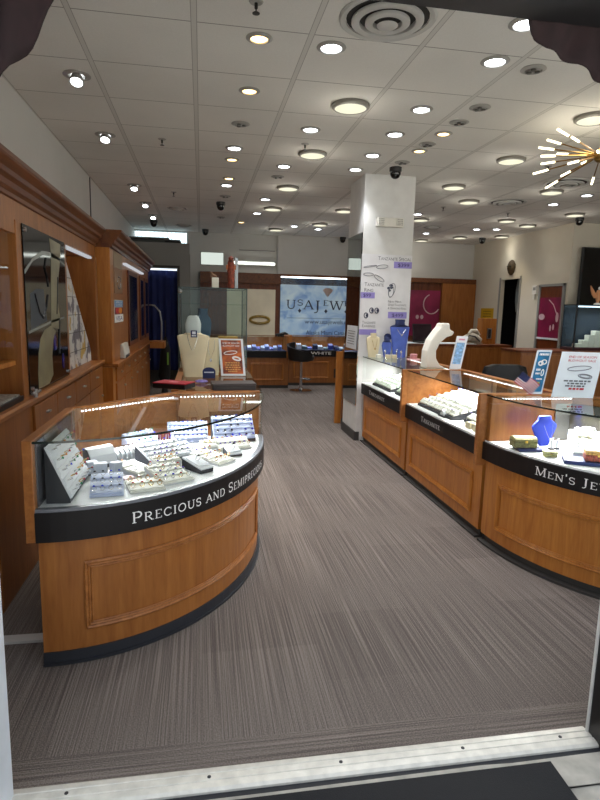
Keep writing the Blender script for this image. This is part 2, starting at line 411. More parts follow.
# front of the shop
FR = pbr('door_frame_black', '0c0c0e', .35)
struct(MB().box(-1.6, 1.46, 2.27, 8.2, 1.62, 3.2), 'trim_1', pbr('header_dark', '1a1a1c', .5), 'dark header over the shop entrance')
mb = MB(); mb.box(1.335, 1.46, 0, 1.52, 1.60, 2.27)
struct(mb, 'trim_2', FR, 'black right post of the entrance')
struct(MB().box(1.330, 1.590, 0, 1.336, 1.601, 2.27), 'trim_3', pbr('edge_highlight', 'c9c9c7', .35), 'pale strip painted as the highlight along the right door post')  # thin pale strip stands in for the highlight on the black post's edge
struct(MB().box(-.72, 1.44, -.02, -.552, 1.60, 2.27), 'trim_4', pbr('frame_white', 'e6eef8', .4), 'white left post of the entrance')
struct(MB().box(-1.6, 1.46, 0, -.72, 1.62, 2.27), 'wall_front', PLASTER, 'front wall left of the entrance')
mb = MB(); mb.box(1.52, 1.5, 0, 8.2, 1.62, .35); mb.box(4.6, 1.5, .35, 4.7, 1.62, 2.27); mb.box(7.9, 1.5, .35, 8.2, 1.62, 2.27)
struct(mb, 'window_1', FR, 'black frame of the shop window right of the entrance')
# threshold and outside
ALU = pbr('threshold_metal', 'e2e0d8', .42, .15, var=.12, vs=26)
mb = MB()
prof = [(1.535,-.02),(1.625,-.02),(1.625,.004),(1.618,.008),(1.600,.010),(1.598,.007),(1.594,.007),(1.592,.010),(1.572,.010),(1.570,.007),(1.566,.007),(1.564,.010),(1.545,.008),(1.535,.002)]
mb.prism_x(prof, -.56, 1.335)
th = thing('door_threshold', 'ridged silver metal threshold strip across the entrance', 'threshold', (.39,1.58,0))
mb.build('threshold_plate', ALU, th)
mb = MB()
for x in (-.4, .02, .44, .86, 1.22): mb.lathe([(.006,.0095),(.006,.0115),(.003,.012)], (x,1.582,0), 10)
mb.build('screw', KICK, th)
struct(MB().box(-1.5, 1.40, -.05, 8, 1.537, -.006), 'trim_5', pbr('sill_gap', '22252d', .6), 'dark strip below the threshold')
mat_ = MB(); mat_.prism([(.10,1.505),(1.12,1.49),(1.06,1.22),(-.6,.9),(-.6,1.45)], -.012, .0)
CONC = pbr('concrete', 'b3b0a8', .85, var=.22, vs=14, bump=.3)
mb = MB(); mb.box(-12, -14, -.12, 16, 1.40, -.012); 
struct(mb, 'ground', CONC, 'pale concrete pavement outside the entrance')
struct(MB().prism([(-.62,1.514),(.2,1.512),(.9,1.518),(1.0,1.512),(1.33,1.515),(1.33,1.40),(-.62,1.40)], -.03, -.003), 'trim_6', CONC, 'worn concrete edge in front of the threshold')
single(MB().prism([(-.55,1.492),(1.125,1.492),(1.10,.9),(-.55,.9)], -.003, .006), 'entrance_mat', 'black rubber entrance mat outside the threshold', 'mat', pbr('mat_rubber', '0e1118', .8, bump=.4, vs=300), (.3,1.2,-.003))

# valance curtains
def swag(name, label, pts_edge, xs):
    # cloth hung from the header: lower edge given as (x,z)
    mb = MB(); n = 40; rows = []
    for j in range(9):
        r = []
        for i in range(n+1):
            u = i/n; x = xs[0]+(xs[1]-xs[0])*u
            k = 0
            while k < len(pts_edge)-2 and x > pts_edge[k+1][0]: k += 1
            (xa, za), (xb, zb) = pts_edge[k], pts_edge[k+1]
            ze = za+(zb-za)*max(0, min(1, (x-xa)/(xb-xa)))
            z = 2.30+(ze-2.30)*j/8
            y = 1.635+.014*sin(x*60+j*.2)*(.4+.6*j/8)+.006*sin(x*23+j*.5)
            r.append((x, y, z))
        rows.append(r)
    vs = [p for r in rows for p in r]; fs = []
    for j in range(8):
        for i in range(n): fs.append((j*(n+1)+i, j*(n+1)+i+1, (j+1)*(n+1)+i+1, (j+1)*(n+1)+i))
    mb.add(vs, fs)
    o = single(mb, name, label, 'curtain', pbr('maroon_cloth', '1c0a0d', .9, var=.3, vs=20), ((xs[0]+xs[1])/2, 1.635, 2.0), smooth=True)
    s = o.modifiers.new('s', 'SOLIDIFY'); s.thickness = .006
    return o
swag('curtain', 'dark maroon curtain swag in the top left corner of the entrance', [(-.95,1.62),(-.60,1.90),(-.49,1.995),(-.47,2.02),(-.44,2.05),(-.41,2.09),(-.38,2.145),(-.35,2.20),(-.32,2.29)], (-.95,-.322))
swag('curtain', 'dark maroon curtain swag in the top right corner of the entrance', [(.915,2.29),(.945,2.235),(.98,2.205),(1.03,2.19),(1.08,2.17),(1.12,2.145),(1.17,2.13),(1.32,2.03)], (.918,1.32))

# ------------------------------------------------------------------ pillar with its advert
mb = MB().box(1.71, 6.1, 0, 2.27, 6.7, CZ)
struct(mb, 'pillar', pbr('pillar_paint', 'd2d2d0', .8), 'white square pillar')
struct(MB().box(1.700, 6.105, .40, 1.709, 6.695, 2.28), 'trim_7', MIRROR, 'mirror on the left face of the pillar')
struct(MB().box(1.695, 6.085, 0, 1.75, 6.70, .10), 'baseboard_pillar', KICKG, 'grey baseboard of the pillar')
pp = thing('wall_poster', 'white pillar poster for tanzanite jewellery with purple price bars', 'poster', (1.985,6.09,.95))
MB().box(1.705, 6.088, .95, 2.27, 6.0985, 2.055).build('poster_sheet', pbr('poster_paper', 'd6d6da', .5), pp)
PU, PV = (1,0,0), (0,0,1); PY = 6.0865
def words(parent, mat, s, *a, **k):
    mb = MB(); text(mb, s, *a, **k); mb.build('lettering', mat, parent)
words(pp, GREYINK, 'Tanzanite Special', (1.885,PY,1.995), PU, PV, .04, .375, caps=True); words(pp, GREYINK, 'Tanzanite', (1.745,PY,1.715), PU, PV, .04, .215, caps=True); words(pp, GREYINK, 'Ring', (1.745,PY,1.655), PU, PV, .04, .10, caps=True)
for s, z in (('New Mens', 1.545), ('Gold Tanzanite', 1.51), ('& Diamond Ring', 1.473)): words(pp, GREYINK, s, (2.02,PY,z), PU, PV, .024, .15 if z > 1.54 else .21, caps=True)
for s, z in (('Tanzanite', 1.31), ('Earrings', 1.272)): words(pp, GREYINK, s, (1.735,PY,z), PU, PV, .03, .15, caps=True)
for x0, x1, z0, z1 in ((2.065,2.27,1.915,1.985),(1.705,1.865,1.585,1.65),(2.025,2.24,1.375,1.445),(1.705,1.90,1.19,1.25)): MB().box(x0, 6.0862, z0, x1, 6.0885, z1).build('price_bar', PURPLE, pp)
words(pp, PURPLED, '$399', (2.11,6.0858,1.932), PU, PV, .036, .13); words(pp, PURPLED, '$99', (1.735,6.0858,1.60), PU, PV, .036, .085); words(pp, PURPLED, '$499', (2.07,6.0858,1.392), PU, PV, .036, .13)
mb = MB(); P0 = (0,6.087,0)
for cx, cz, a, b, rot in ((1.80,1.925,.075,.006,.16),(1.935,1.925,.065,.02,.12),(1.785,1.84,.055,.016,0),(1.905,1.80,.065,.02,-.5),(2.055,1.68,.035,.075,-.25),(2.05,1.66,.026,.06,-.2)):
    mb = MB(); loop_on(mb, P0, PU, PV, cx, cz, a, b, .0035, rot); mb.build('bracelet_picture', pbr('silver_ink', '70727c', .5), pp)
mb = MB()
for cx, cz, a, b in ((2.045,1.73,.022,.014),(2.02,1.70,.02,.016),(2.05,1.705,.018,.014),(2.03,1.675,.016,.012)): mb.sheet(ell(cx,cz,a,b,12), (0,6.0878,0), PU, PV, .001)
mb.build('watch_picture', pbr('navy_ink', '2a2f4e', .4), pp)
for cx, cz in ((1.775,1.40),(1.835,1.455),(1.895,1.455)): mb = MB(); loop_on(mb, P0, PU, PV, cx, cz, .021, .027, .006); mb.sheet(ell(cx+.006,cz,.010,.016,12), (0,6.0878,0), PU, PV, .001); mb.build('earring_picture', pbr('navy_ink', '2a2f4e', .4), pp)
# emergency light on the pillar
el = thing('wall_light', 'white twin head emergency light on the pillar', 'emergency light', (1.99,6.1,2.385))
MB().box(1.84, 6.045, 2.34, 2.14, 6.0985, 2.435).build('housing', pbr('warm_white_plastic', 'd6d4cc', .5), el, bevel=.006)
for x in (1.852, 2.058):
    mb = MB().box(x, 6.028, 2.35, x+.07, 6.044, 2.432)
    q = mb.build('lamp_head', pbr('warm_white_plastic', 'd6d4cc', .5), el, bevel=.004)
    mb = MB()
    for i in range(4):
        for j in range(4): mb.lathe([(.005,0),(.005,.002)], (0,0,0), 8) if False else mb.box(x+.008+i*.015, 6.0265, 2.357+j*.018, x+.017+i*.015, 6.0279, 2.368+j*.018)
    mb.build('lens_cell', pbr('lens_grey', '86857f', .3), q)

# ------------------------------------------------------------------ ceiling fixtures
ORD = ['nearest','second','third','fourth','fifth','sixth','seventh','eighth','ninth','tenth']
def rowname(x):
    for lim, s in ((-.55,'beside the left wall'),(-.2,'just in from the left wall'),(.5,'above the left counter'),(.95,'above the aisle'),(1.2,'right of the aisle middle'),(1.75,'meeting the pillar'),(2.2,'just past the pillar line'),(3.1,'right of the pillar'),(3.8,'beyond the chandelier'),(4.5,'in the right half of the shop'),(5.1,'toward the right wall')):
        if x < lim: return s
    return 'closest to the right wall'
def fixtures(pts, proto, desc, cat, group):
    rows = {}
    for x, y in sorted(pts, key=lambda p: p[1]): rows.setdefault(rowname(x), []).append((x, y))
    first = True
    for rn, l in rows.items():
        for i, (x, y) in enumerate(l):
            lab = f'{desc} {rn}' if len(l) == 1 else f'{desc}, {ORD[i]} in the row {rn}'
            if first: proto.location = (x, y, CZ); proto['label'] = lab; proto['group'] = group; first = False
            else: copy_tree(proto, (x, y, CZ), None, lab, group)
def spot(name, r, lens, desc, cat, deep=.012):
    t = thing(name, desc, cat, (0,0,0))
    mb = MB(); mb.lathe([(r+.022,-.0005),(r+.024,-.004),(r+.006,-.012),(r,-.012),(r-.002,-.002)], n=24, cap=False); mb.build('trim_ring', TRIMW, t, smooth=True)
    mb = MB(); mb.lathe([(r,-.003),(r*.9,-.007),(r*.5,-.010),(.001,-.011)], n=20); mb.build('lens', lens, t, smooth=True)
    return t
Wp = [(-.77,4.07),(-.8,5.36),(-.79,7.43),(-.77,8.61),(-.75,9.72),(.71,3.33),(.87,4.78),(.3,5.48),(.3,7.1),(.83,6.02),(.84,7.84),(.84,9.0),(2.07,10.38),(1.6,10.16),(1.56,5.95),(1.56,4.73),(1.55,4.13),(1.57,5.39),(1.66,3.29),(1.59,2.86),(4.54,6.43),(4.51,7.05),(4.96,9.34),(4.65,9.45),(3.15,8.32),(4.05,10.22)]
Cp = [(1.04,4.17),(1.02,5.47),(1.02,7.01),(1.02,8.49),(1.98,9.78),(1.34,10.65),(2.04,8.33),(2.81,3.99),(2.85,5.19),(2.84,6.41),(3.4,7.18),(4.02,6.34),(5.23,7.63),(4.63,8.42),(5.19,8.77),(4.85,10.52),(5.49,10.12),(4.35,11.2),(3.36,8.74)]
Mp = [(.31,3.31),(.32,4.07),(.3,5.89),(.31,6.73),(.67,10.0),(1.93,4.62),(1.93,5.14)]
Dp = [(.31,4.78),(.31,7.79),(.32,9.57),(.83,6.5),(1.92,4.93),(1.92,5.56),(1.93,4.0),(1.93,4.33),(1.93,3.34)]
wall_gimbal = [p for p in Wp if p[0] < -.5]; whites = [p for p in Wp if p[0] >= -.5]
fixtures(whites, spot('ceiling_spotlight', .058, LENSW, 'lit cool white recessed ceiling spotlight', 'ceiling light'), 'lit cool white recessed ceiling spotlight', 'ceiling light', 'cool white ceiling spotlights')
fixtures(Mp, spot('ceiling_spotlight', .048, LENSWM, '', 'ceiling light'), 'warm yellow recessed ceiling spotlight', 'ceiling light', 'warm ceiling spotlights')
g = spot('ceiling_spotlight', .05, LENSD, '', 'ceiling light')
mb = MB()
for k in range(3):
    a = 2*pi*k/3; mb.lathe([(.016,-.012),(.014,-.020),(.004,-.021)], (.026*cos(a),.026*sin(a),0), 10)
mb.build('bulb', pbr('dark_bulb', '4a4844', .3), g, local=True)
fixtures(Dp, g, 'unlit grey recessed ceiling spotlight', 'ceiling light', 'unlit ceiling spotlights')
t = thing('ceiling_downlight', '', 'ceiling light')
mb = MB(); mb.lathe([(.132,-.0005),(.132,-.020),(.118,-.030),(.112,-.030),(.110,-.012)], n=32, cap=False); mb.build('trim_ring', pbr('downlight_rim', '7d7a72', .5), t, smooth=True)
mb = MB(); mb.lathe([(.112,-.026),(.08,-.030),(.001,-.031)], n=32); mb.build('lens', LENSC, t, smooth=True)
fixtures(Cp, t, 'round cream ceiling downlight', 'ceiling light', 'cream ceiling downlights')
# gimbal heads tilted along the left wall
t = thing('ceiling_spotlight', '', 'ceiling light')
mb = MB(); mb.lathe([(.085,-.0005),(.085,-.006),(.055,-.010),(.05,-.003)], n=24, cap=False); mb.build('trim_ring', TRIMW, t, smooth=True)
mb = MB(); mb.M = Matrix.Translation((.0,0,-.012)) @ Matrix.Rotation(radians(-28), 4, 'X'); mb.lathe([(.034,.0),(.042,-.03),(.042,-.046),(.037,-.046),(.035,-.040)], n=18, cap=False); mb.build('lamp_head', TRIMW, t, smooth=True)
mb = MB(); mb.M = Matrix.Translation((.0,0,-.012)) @ Matrix.Rotation(radians(-28), 4, 'X'); mb.lathe([(.036,-.041),(.001,-.046)], n=18); mb.build('bulb', LENSW, t, smooth=True)
fixtures(wall_gimbal, t, 'tilted white gimbal spotlight', 'ceiling light', 'gimbal spotlights')
# diffusers
def vent(x, y, label, r):
    t = thing('ceiling_diffuser', label, 'air vent', (x,y,CZ), 0, 'round air diffusers')
    VM = pbr('vent_paint', 'b9b8b4', .6)
    for k, (a, b, z) in enumerate(((r*1.0, r*.86, -.012), (r*.74, r*.58, -.028), (r*.46, r*.3, -.034))):
        mb = MB(); mb.lathe([(a,-.001 if k == 0 else z+.018),(a,z+.006),(a-.01,z),(b,z+.004),(b,z+.03 if k else -.001)], n=40, cap=False); o = mb.build('vane_ring', VM, t, smooth=True, local=True)
    mb = MB(); mb.lathe([(r*.22,-.036),(r*.2,-.04),(.001,-.041)], n=28); mb.build('centre_disc', VM, t, smooth=True, local=True)
    mb = MB(); mb.lathe([(r*.85,-.001),(.001,-.0015)], n=28); mb.build('duct_opening', pbr('vent_dark', '333230', .8), t, local=True)
vent(.91, 2.96, 'large round air diffuser at the top of the picture', .24)
vent(3.89, 7.1, 'round ceiling air diffuser behind the chandelier, right of the pillar', .24)
vent(3.93, 5.93, 'round ceiling air diffuser nearest the chandelier', .24)
vent(-.34, 8.93, 'round flat ceiling vent left of the camera, nearer the entrance', .15)
vent(-.30, 10.7, 'round flat ceiling vent close to the back window', .15)
vent(3.86, 9.48, 'small far ceiling vent right of the pillar', .16)
# sprinklers
t = thing('ceiling_sprinkler', '', 'sprinkler')
mb = MB(); mb.lathe([(.035,-.0005),(.03,-.006),(.001,-.007)], n=16); mb.build('escutcheon', TRIMW, t, local=True)
mb = MB(); mb.lathe([(.008,-.007),(.008,-.03),(.004,-.034)], n=10); mb.lathe([(.003,-.034),(.003,-.05)], n=8); mb.lathe([(.018,-.05),(.018,-.053)], n=12); mb.build('nozzle', pbr('dark_metal', '3c3a38', .4, .6), t, local=True)
fixtures([(.9,5.2),(-.33,5.37),(-.34,7.72),(3.32,5.33),(3.27,7.68),(4.32,7.84),(.26,2.95)], t, 'small ceiling sprinkler head', 'sprinkler', 'sprinklers')
# cameras
t = thing('security_camera', '', 'security camera')
mb = MB(); mb.lathe([(.062,-.0005),(.062,-.035),(.055,-.045)], n=24); mb.build('mount', RUB, t, smooth=True, local=True)
mb = MB(); mb.lathe([(.054,-.045),(.052,-.07),(.04,-.095),(.02,-.108),(.001,-.111)], n=24, cap=False); mb.build('dome', pbr('smoked_dome', '050506', .1), t, smooth=True, local=True)
cams = [((.27,8.25),'black dome camera hanging above the left counter row'),((-.79,10.3),'black dome camera before the high window'),((.08,11.15),'black dome camera at the top of the back wall'),((2.77,11.35),'black dome camera beside the far end of the pillar'),((1.93,5.78),'black dome camera just in front of the pillar'),((5.5,7.9),'black dome camera above the television wall corner'),((5.3,10.5),'black dome camera near the back right corner')]
for i, ((x, y), lab) in enumerate(cams):
    if i == 0: t.location = (x,y,CZ); t['label'] = lab; t['group'] = 'security cameras'
    else: copy_tree(t, (x,y,CZ), None, lab, 'security cameras')
# chandelier
cc = Vector((2.92, 4.02, 2.63))
ch = thing('chandelier', 'brass starburst chandelier with glowing rod tips at the right', 'chandelier', (cc.x,cc.y,CZ))
MB().lathe([(.07,-.001),(.07,-.02),(.02,-.03)], (cc.x,cc.y,CZ), 20).build('canopy', BRASS, ch, smooth=True)
MB().cyl((cc.x,cc.y,CZ-.02), (cc.x,cc.y,cc.z), .01).build('stem', BRASS, ch)
MB().ball(cc, .055).build('hub', BRASS, ch, smooth=True)
GLOW = emis('glow_rod', 'fff3cf', 4)
for k in range(30):
    z = 1-2*(k+.5)/30; a = k*2.39996; z *= .42; rr = sqrt(1-z*z)
    d = Vector((rr*cos(a), rr*sin(a), z)); ln = .34+.11*((k*7) % 5)/4
    o = MB().cyl(cc, cc+d*ln, .005, 6).build('arm', BRASS, ch)
    MB().cyl(cc+d*(ln-.09), cc+d*(ln+.02), .008, 8).build('light_tube', GLOW, o)

# ------------------------------------------------------------------ jewellery helpers
def ring_mesh(n, gem):
    mb = MB(); R0, r = .0095, .0016
    mb.rings([[(r*sin(2*pi*j/5), (R0+r*cos(2*pi*j/5))*cos(2*pi*i/12), R0+r+(R0+r*cos(2*pi*j/5))*sin(2*pi*i/12)) for j in range(5)] for i in range(13)], False)
    mb.m = 1
    z = 2*R0+.003; g = .0055
    mb.lathe([(.0005,-g*.7),(g,0),(g*.65,g*.5),(.0005,g*.52)], (0,0,z), 8)
    o = mb.build('ring', [GOLD if gem[0] == 'g' else SILVER, pbr('gem_'+gem[1:], gem[1:], .12)])
    me = o.data; bpy.data.objects.remove(o)
    return me
RINGS = {k: ring_mesh(k, c) for k, c in dict(blue='s2036c8', red='gb01230', white='sf0f2fa', green='s1c7a50', violet='s5a3fb0', dark='s20202c', amber='gc77820').items()}
RCOUNT = [0]
def place_ring(kind, M, label, group, scale=1.0):
    o = bpy.data.objects.new('ring', RINGS[kind]); COL.objects.link(o)
    o.matrix_world = M @ Matrix.Scale(scale, 4)
    tag(o, label, 'ring', group); RCOUNT[0] += 1
def tray(name, label, x, y, z, rz, w, d, hf, hb, side, top, rows, cols, kinds, rlabel, scale=1.0, ribs=True, jitter=0, fill=1.0):
    t = thing(name, label, 'jewellery display', (x,y,z), rz)
    th = .012
    MB().prism_x([(-d/2,0),(d/2,0),(d/2,hb-th),(-d/2,max(.002,hf-th))], -w/2, w/2).build('tray_base', side, t, local=True)
    sl = math.atan2(hb-hf, d); L = sqrt(d*d+(hb-hf)**2)
    M = Matrix.Translation((0,-d/2,hf-th)) @ Matrix.Rotation(sl, 4, 'X')
    mb = MB(); mb.M = M
    m = .004
    mb.box(-w/2, 0, 0, w/2, L, th*.6); 
    if ribs and rows:
        for i in range(rows):
            yy = L*(i+.5)/rows; mb.box(-w/2+m, yy-L/rows*.32, th*.6, w/2-m, yy+L/rows*.32, th)
    else: mb.box(-w/2+m, m, th*.6, w/2-m, L-m, th)
    mb.build('ring_pad', top, t, local=True)
    RW = Matrix.Translation((x,y,z)) @ Matrix.Rotation(rz, 4, 'Z') @ M
    for i in range(rows):
        for j in range(cols):
            if random.random() > fill: continue
            q = RW @ Matrix.Translation((-w/2+w*(j+.5)/cols, L*(i+.5)/rows, th+.0005)) @ Matrix.Rotation(pi/2+random.uniform(-.3,.3), 4, 'Z')
            place_ring(random.choice(kinds), q, rlabel, label, scale)
    return t
def pedestal(name, label, x, y, z, rz, w, d, h, mat, slope=.0):
    mb = MB(); mb.prism_x([(-d/2,0),(d/2,0),(d/2,h),(-d/2,h-slope)], -w/2, w/2)
    o = mb.build(name, mat, bevel=.003); o.location = (x,y,z); o.rotation_euler = (0,0,rz)
    return tag(o, label, 'jewellery display')
def bust(label, x, y, z, rz, h, w, body, neck=None, prof=None, group=None, dep=.28):
    prof = prof or [(0,.36),(.2,.40),(.45,.46),(.60,.50),(.635,.49),(.66,.40),(.69,.30),(.73,.25),(.80,.24),(.9,.27),(.97,.27),(1.0,.22)]
    t = thing('necklace_bust', label, 'necklace stand', (x,y,z), rz, group)
    def ringat(f, hw, lean):
        out = []
        for i in range(20):
            a = 2*pi*i/20; c, s = cos(a), sin(a)
            e = .6
            out.append((hw*w*math.copysign(abs(c)**e, c), dep*w*(.5 if hw > .3 else .8)*math.copysign(abs(s)**e, s)*.6+lean, f*h))
        return out
    if not neck: MB().rings([ringat(f, hw, .05*h*f) for f, hw in prof]).build('body', body, t, smooth=True, local=True)
    else:
        k = next(i for i, (f, hw) in enumerate(prof) if f >= .72)
        MB().rings([ringat(f, hw, .05*h*f) for f, hw in prof[:k+1]]).build('body', body, t, smooth=True, local=True)
        MB().rings([ringat(f+.001, hw, .05*h*f) for f, hw in prof[k:]]).build('neck', neck, t, smooth=True, local=True)
    return t
def necklace(label, x, y, z, rz, h, w, drop, mat=SILVER, pend=None, r=.0016):
    pts = []
    for i in range(17):
        u = -1+2*i/16; pts.append((u*.17*w*1.1, -.075*w*1.2-.02*(1-u*u), h*(.74-drop*(1-abs(u)**1.6))))
    t = thing('necklace', label, 'necklace', (x,y,z), rz)
    MB().tube(pts, r, 6).build('chain', mat, t, local=True)
    if pend: MB().ball((0,-.075*w*1.2-.025,h*(.74-drop)-.006), .008, 10, 6, 1.4).build('pendant', pend, t, smooth=True, local=True)
    return t

# ------------------------------------------------------------------ left curved counter
def arcL(o, n=28, t0=-90, t1=0): return [(-.63+(.975+o)*cos(radians(t)), 3.5+(1.25+o)*sin(radians(t))) for t in [t0+(t1-t0)*i/n for i in range(n+1)]]
lc = thing('display_counter', 'curved wooden glass top jewellery counter lettered PRECIOUS AND SEMIPRECIOUS', 'display counter', (-.2,2.8,0))
BK = [(.345,3.52),(-.15,3.47),(-.63,2.97)]
MB().prism(arcL(0)+BK, .055, .535).build('base_cabinet', WOOD, lc)
MB().prism(arcL(.006)+BK, 0.001, .056).build('kick_plate', KICK, lc)
MB().band(arcL(.016), arcL(.006), .001, .012).build('kick_flange', KICK, lc)
# moulding on the front: rounded bead following the curve
def arcpt(o, s):   # by arc fraction
    P = arcL(o, 80); L = [0]
    for a, b in zip(P, P[1:]): L.append(L[-1]+math.dist(a, b))
    d = s
    for i in range(80):
        if L[i+1] >= d:
            f = (d-L[i])/(L[i+1]-L[i]); a, b = P[i], P[i+1]
            return (a[0]+(b[0]-a[0])*f, a[1]+(b[1]-a[1])*f, math.atan2(b[1]-a[1], b[0]-a[0]))
    a, b = P[-2], P[-1]; return (b[0], b[1], math.atan2(b[1]-a[1], b[0]-a[0]))
def moulding(fn, s0, s1, z0, z1, mats, parent, w=.022):
    # picture-frame moulding: outer and inner beads
    mb = MB()
    for ins, r in ((0, .008), (.012, .006), (.022, .004)):
        pts = []
        n = 24
        for i in range(n+1): p = fn(.004, s0+ins+(s1-s0-2*ins)*i/n); pts.append((p[0],p[1],z0+ins))
        for i in range(1, 9): p = fn(.004, s1-ins); pts.append((p[0],p[1],z0+ins+(z1-z0-2*ins)*i/8))
        for i in range(1, n+1): p = fn(.004, s1-ins-(s1-s0-2*ins)*i/n); pts.append((p[0],p[1],z1-ins))
        for i in range(1, 8): p = fn(.004, s0+ins); pts.append((p[0],p[1],z1-ins-(z1-z0-2*ins)*i/8))
        mb.tube(pts, r, 6, closed=True)
    mb.build('panel_moulding', mats, parent, smooth=True)
moulding(arcpt, .17, 1.42, .145, .425, WOODX, lc)
MB().band(arcL(.034), arcL(.0), .535, .655).build('label_band', BLACK, lc)
MB().band(arcL(.030), arcL(.004), .655, .668).build('band_cap', pbr('cap_grey', '6d7078', .35), lc)
MB().prism(arcL(.003)+BK, .60, .664).build('display_deck', WHITE, lc)
# lettering bent round the band
def curved_text(fn, s, start, h, z, width, parent, off, mat=LETTER, flip=1):
    L, W = serif_layout(s, h, k=.95)
    mb = MB(); q = width/W
    for vs, fs in L:
        nv = []
        for x, y in vs:
            p = fn(off, start+x*q); nv.append((p[0], p[1], z+y))
        mb.add(nv, fs)
    mb.build('lettering', mat, parent)
curved_text(arcpt, 'Precious and Semiprecious', .362, .048, .570, 1.05, lc, .0355)
MB().band(arcL(.022, 40), arcL(.016, 40), .668, .926).build('glass_front', GLASS, lc, smooth=True)
BKT = [(.36,3.50),(-.15,3.44),(-.62,2.95)]
MB().prism(arcL(.026, 40)+BKT, .926, .934).build('glass_top', GLASST, lc)
MB().band(arcL(.0275, 40), arcL(.0262, 40), .9255, .9345).build('glass_edge', GEDGE, lc)
MB().prism([(-.665,2.218),(-.628,2.218),(-.628,2.955),(-.665,2.94)], .535, .938).build('end_panel', WOODX, lc, bevel=.003)
MB().prism([(-.6275,2.255),(-.621,2.255),(-.621,2.93),(-.6275,2.93)], .668, .925).build('end_lining', pbr('lining_grey', '6c6c74', .25, .4), lc)
mb = MB(); mb.prism([(-.665,2.94),(-.628,2.955),(-.15,3.46),(-.15,3.52)], .535, .938)
mb.prism([(-.15,3.46),(.36,3.515),(.36,3.56),(-.15,3.52)], .535, .938)
mb.build('back_rail', WOODX, lc, bevel=.003)
mb = MB()
def beads(mb, a, b, z, n):
    for i in range(n):
        u = (i+.5)/n; x, y = a[0]+(b[0]-a[0])*u, a[1]+(b[1]-a[1])*u
        mb.box(x-.004, y-.004, z-.003, x+.004, y+.004, z+.003)
beads(mb, (-.60,2.97), (-.16,3.42), .915, 30); beads(mb, (-.13,3.43), (.33,3.485), .915, 22)
mb.build('led_strip', LED, lc)
def area(name, loc, size, size_y, energy, rot, col=(1,1,1), spread=None):
    l = bpy.data.lights.new(name, 'AREA'); l.shape = 'RECTANGLE'; l.spread = radians(130); l.size = size; l.size_y = size_y; l.energy = energy; l.color = col
    if spread: l.spread = spread
    o = bpy.data.objects.new(name, l); COL.objects.link(o); o.location = loc; o.rotation_euler = rot
    return o
area('led_light', (-.345,3.135,.912), .6, .02, 5.5, (radians(-38),0,radians(46)), (.95,.97,1))
area('led_light', (.10,3.40,.912), .44, .02, 3.6, (radians(-38),0,radians(6)), (.95,.97,1))

D = .666
# trays in the left counter
tray('ring_tray', 'tall tilted charcoal tray of rings at the left end of the curved counter', -.56, 2.475, D, radians(90), .36, .09, .03, .238, BOARD, PADW, 5, 6, ['white','red','green','blue','amber'], 'ring on the tall tilted charcoal tray at the counter left end', 1.15)
tray('ring_tray', 'small white ramp of blue stone rings beside the tall tilted tray', -.40, 2.46, D, radians(8), .135, .20, .012, .05, PADW, PADB, 3, 4, ['blue','dark'], 'blue stone ring on the small white ramp beside the tall tray')
tray('ring_tray', 'flat cream pad with a cluster of gold rings near the counter front', -.245, 2.485, D, radians(15), .15, .16, .012, .018, CREAMW, CREAMW, 2, 4, ['amber','red'], 'gold ring on the flat cream pad near the counter front')
tray('ring_tray', 'white ramp full of mixed rings in the middle front of the curved counter', -.15, 2.62, D, radians(28), .15, .22, .014, .045, PADW, CREAMW, 4, 4, ['violet','red','white','blue'], 'ring on the white middle front ramp of the curved counter')
tray('ring_tray', 'short cream riser of pink rings behind the middle front ramp', -.175, 2.785, D, radians(32), .13, .08, .045, .06, PADW, CREAMW, 2, 4, ['red','amber','violet'], 'ring on the short cream riser behind the middle front ramp')
tray('ring_tray', 'charcoal edged slanted tray of silver rings in the counter middle', -.195, 2.945, D, radians(36), .24, .15, .03, .085, BOARD, PADW, 4, 7, ['white','violet','blue','dark'], 'ring on the charcoal edged slanted tray in the counter middle')
tray('ring_tray', 'narrow white ramp with one ring and charcoal base near the counter front', -.02, 2.735, D, radians(38), .075, .15, .03, .06, BOARD, PADW, 1, 1, ['dark'], 'single dark stone ring on the narrow charcoal based ramp', 1.3)
tray('ring_tray', 'white ramp of red and amber rings near the right of the curved front', .055, 2.90, D, radians(48), .13, .20, .014, .04, PADW, CREAMW, 3, 4, ['red','amber','violet'], 'red or amber ring on the white ramp near the curved front right')
tray('ring_tray', 'long slim white ramp of sparse rings behind the single ring ramp', -.05, 3.05, D, radians(40), .07, .22, .014, .05, PADW, PADW, 4, 2, ['white','blue'], 'ring on the long slim white ramp', 1.0)
tray('ring_tray', 'small square white riser of silver rings at the back of the counter', .04, 3.13, D, radians(10), .09, .09, .03, .05, PADW, CREAMW, 2, 3, ['amber','white'], 'ring on the small square white riser')
tray('ring_tray', 'big tilted pale blue ring board at the right end of the curved counter', .185, 3.34, D, radians(12), .25, .09, .03, .155, BOARD, PADB, 5, 6, ['blue','dark'], 'blue stone ring on the big tilted pale blue board', 1.2, fill=.8)
tray('ring_tray', 'white ramp of pink rings just below the big pale blue board', .17, 3.15, D, radians(20), .20, .09, .015, .06, PADW, CREAMW, 2, 7, ['red','amber','violet'], 'ring on the white ramp just below the pale blue board')
tray('ring_tray', 'tiny white ramp with one pendant and charcoal base by the pale blue board', .165, 3.01, D, radians(22), .075, .09, .022, .05, BOARD, PADW, 1, 1, ['dark'], 'single dark stone ring below the pale blue board', 1.4)
tray('ring_tray', 'wide slanted rack of blue rings along the back of the curved counter', -.08, 3.34, D, radians(6), .23, .08, .03, .12, PADB, PADB, 4, 9, ['blue','dark'], 'small blue ring on the wide rear rack', .9)
tray('ring_tray', 'white wedge in the rear left corner of the curved counter', -.53, 2.955, D, radians(46), .08, .06, .03, .065, BOARD, PADW, 0, 0, ['white'], '')
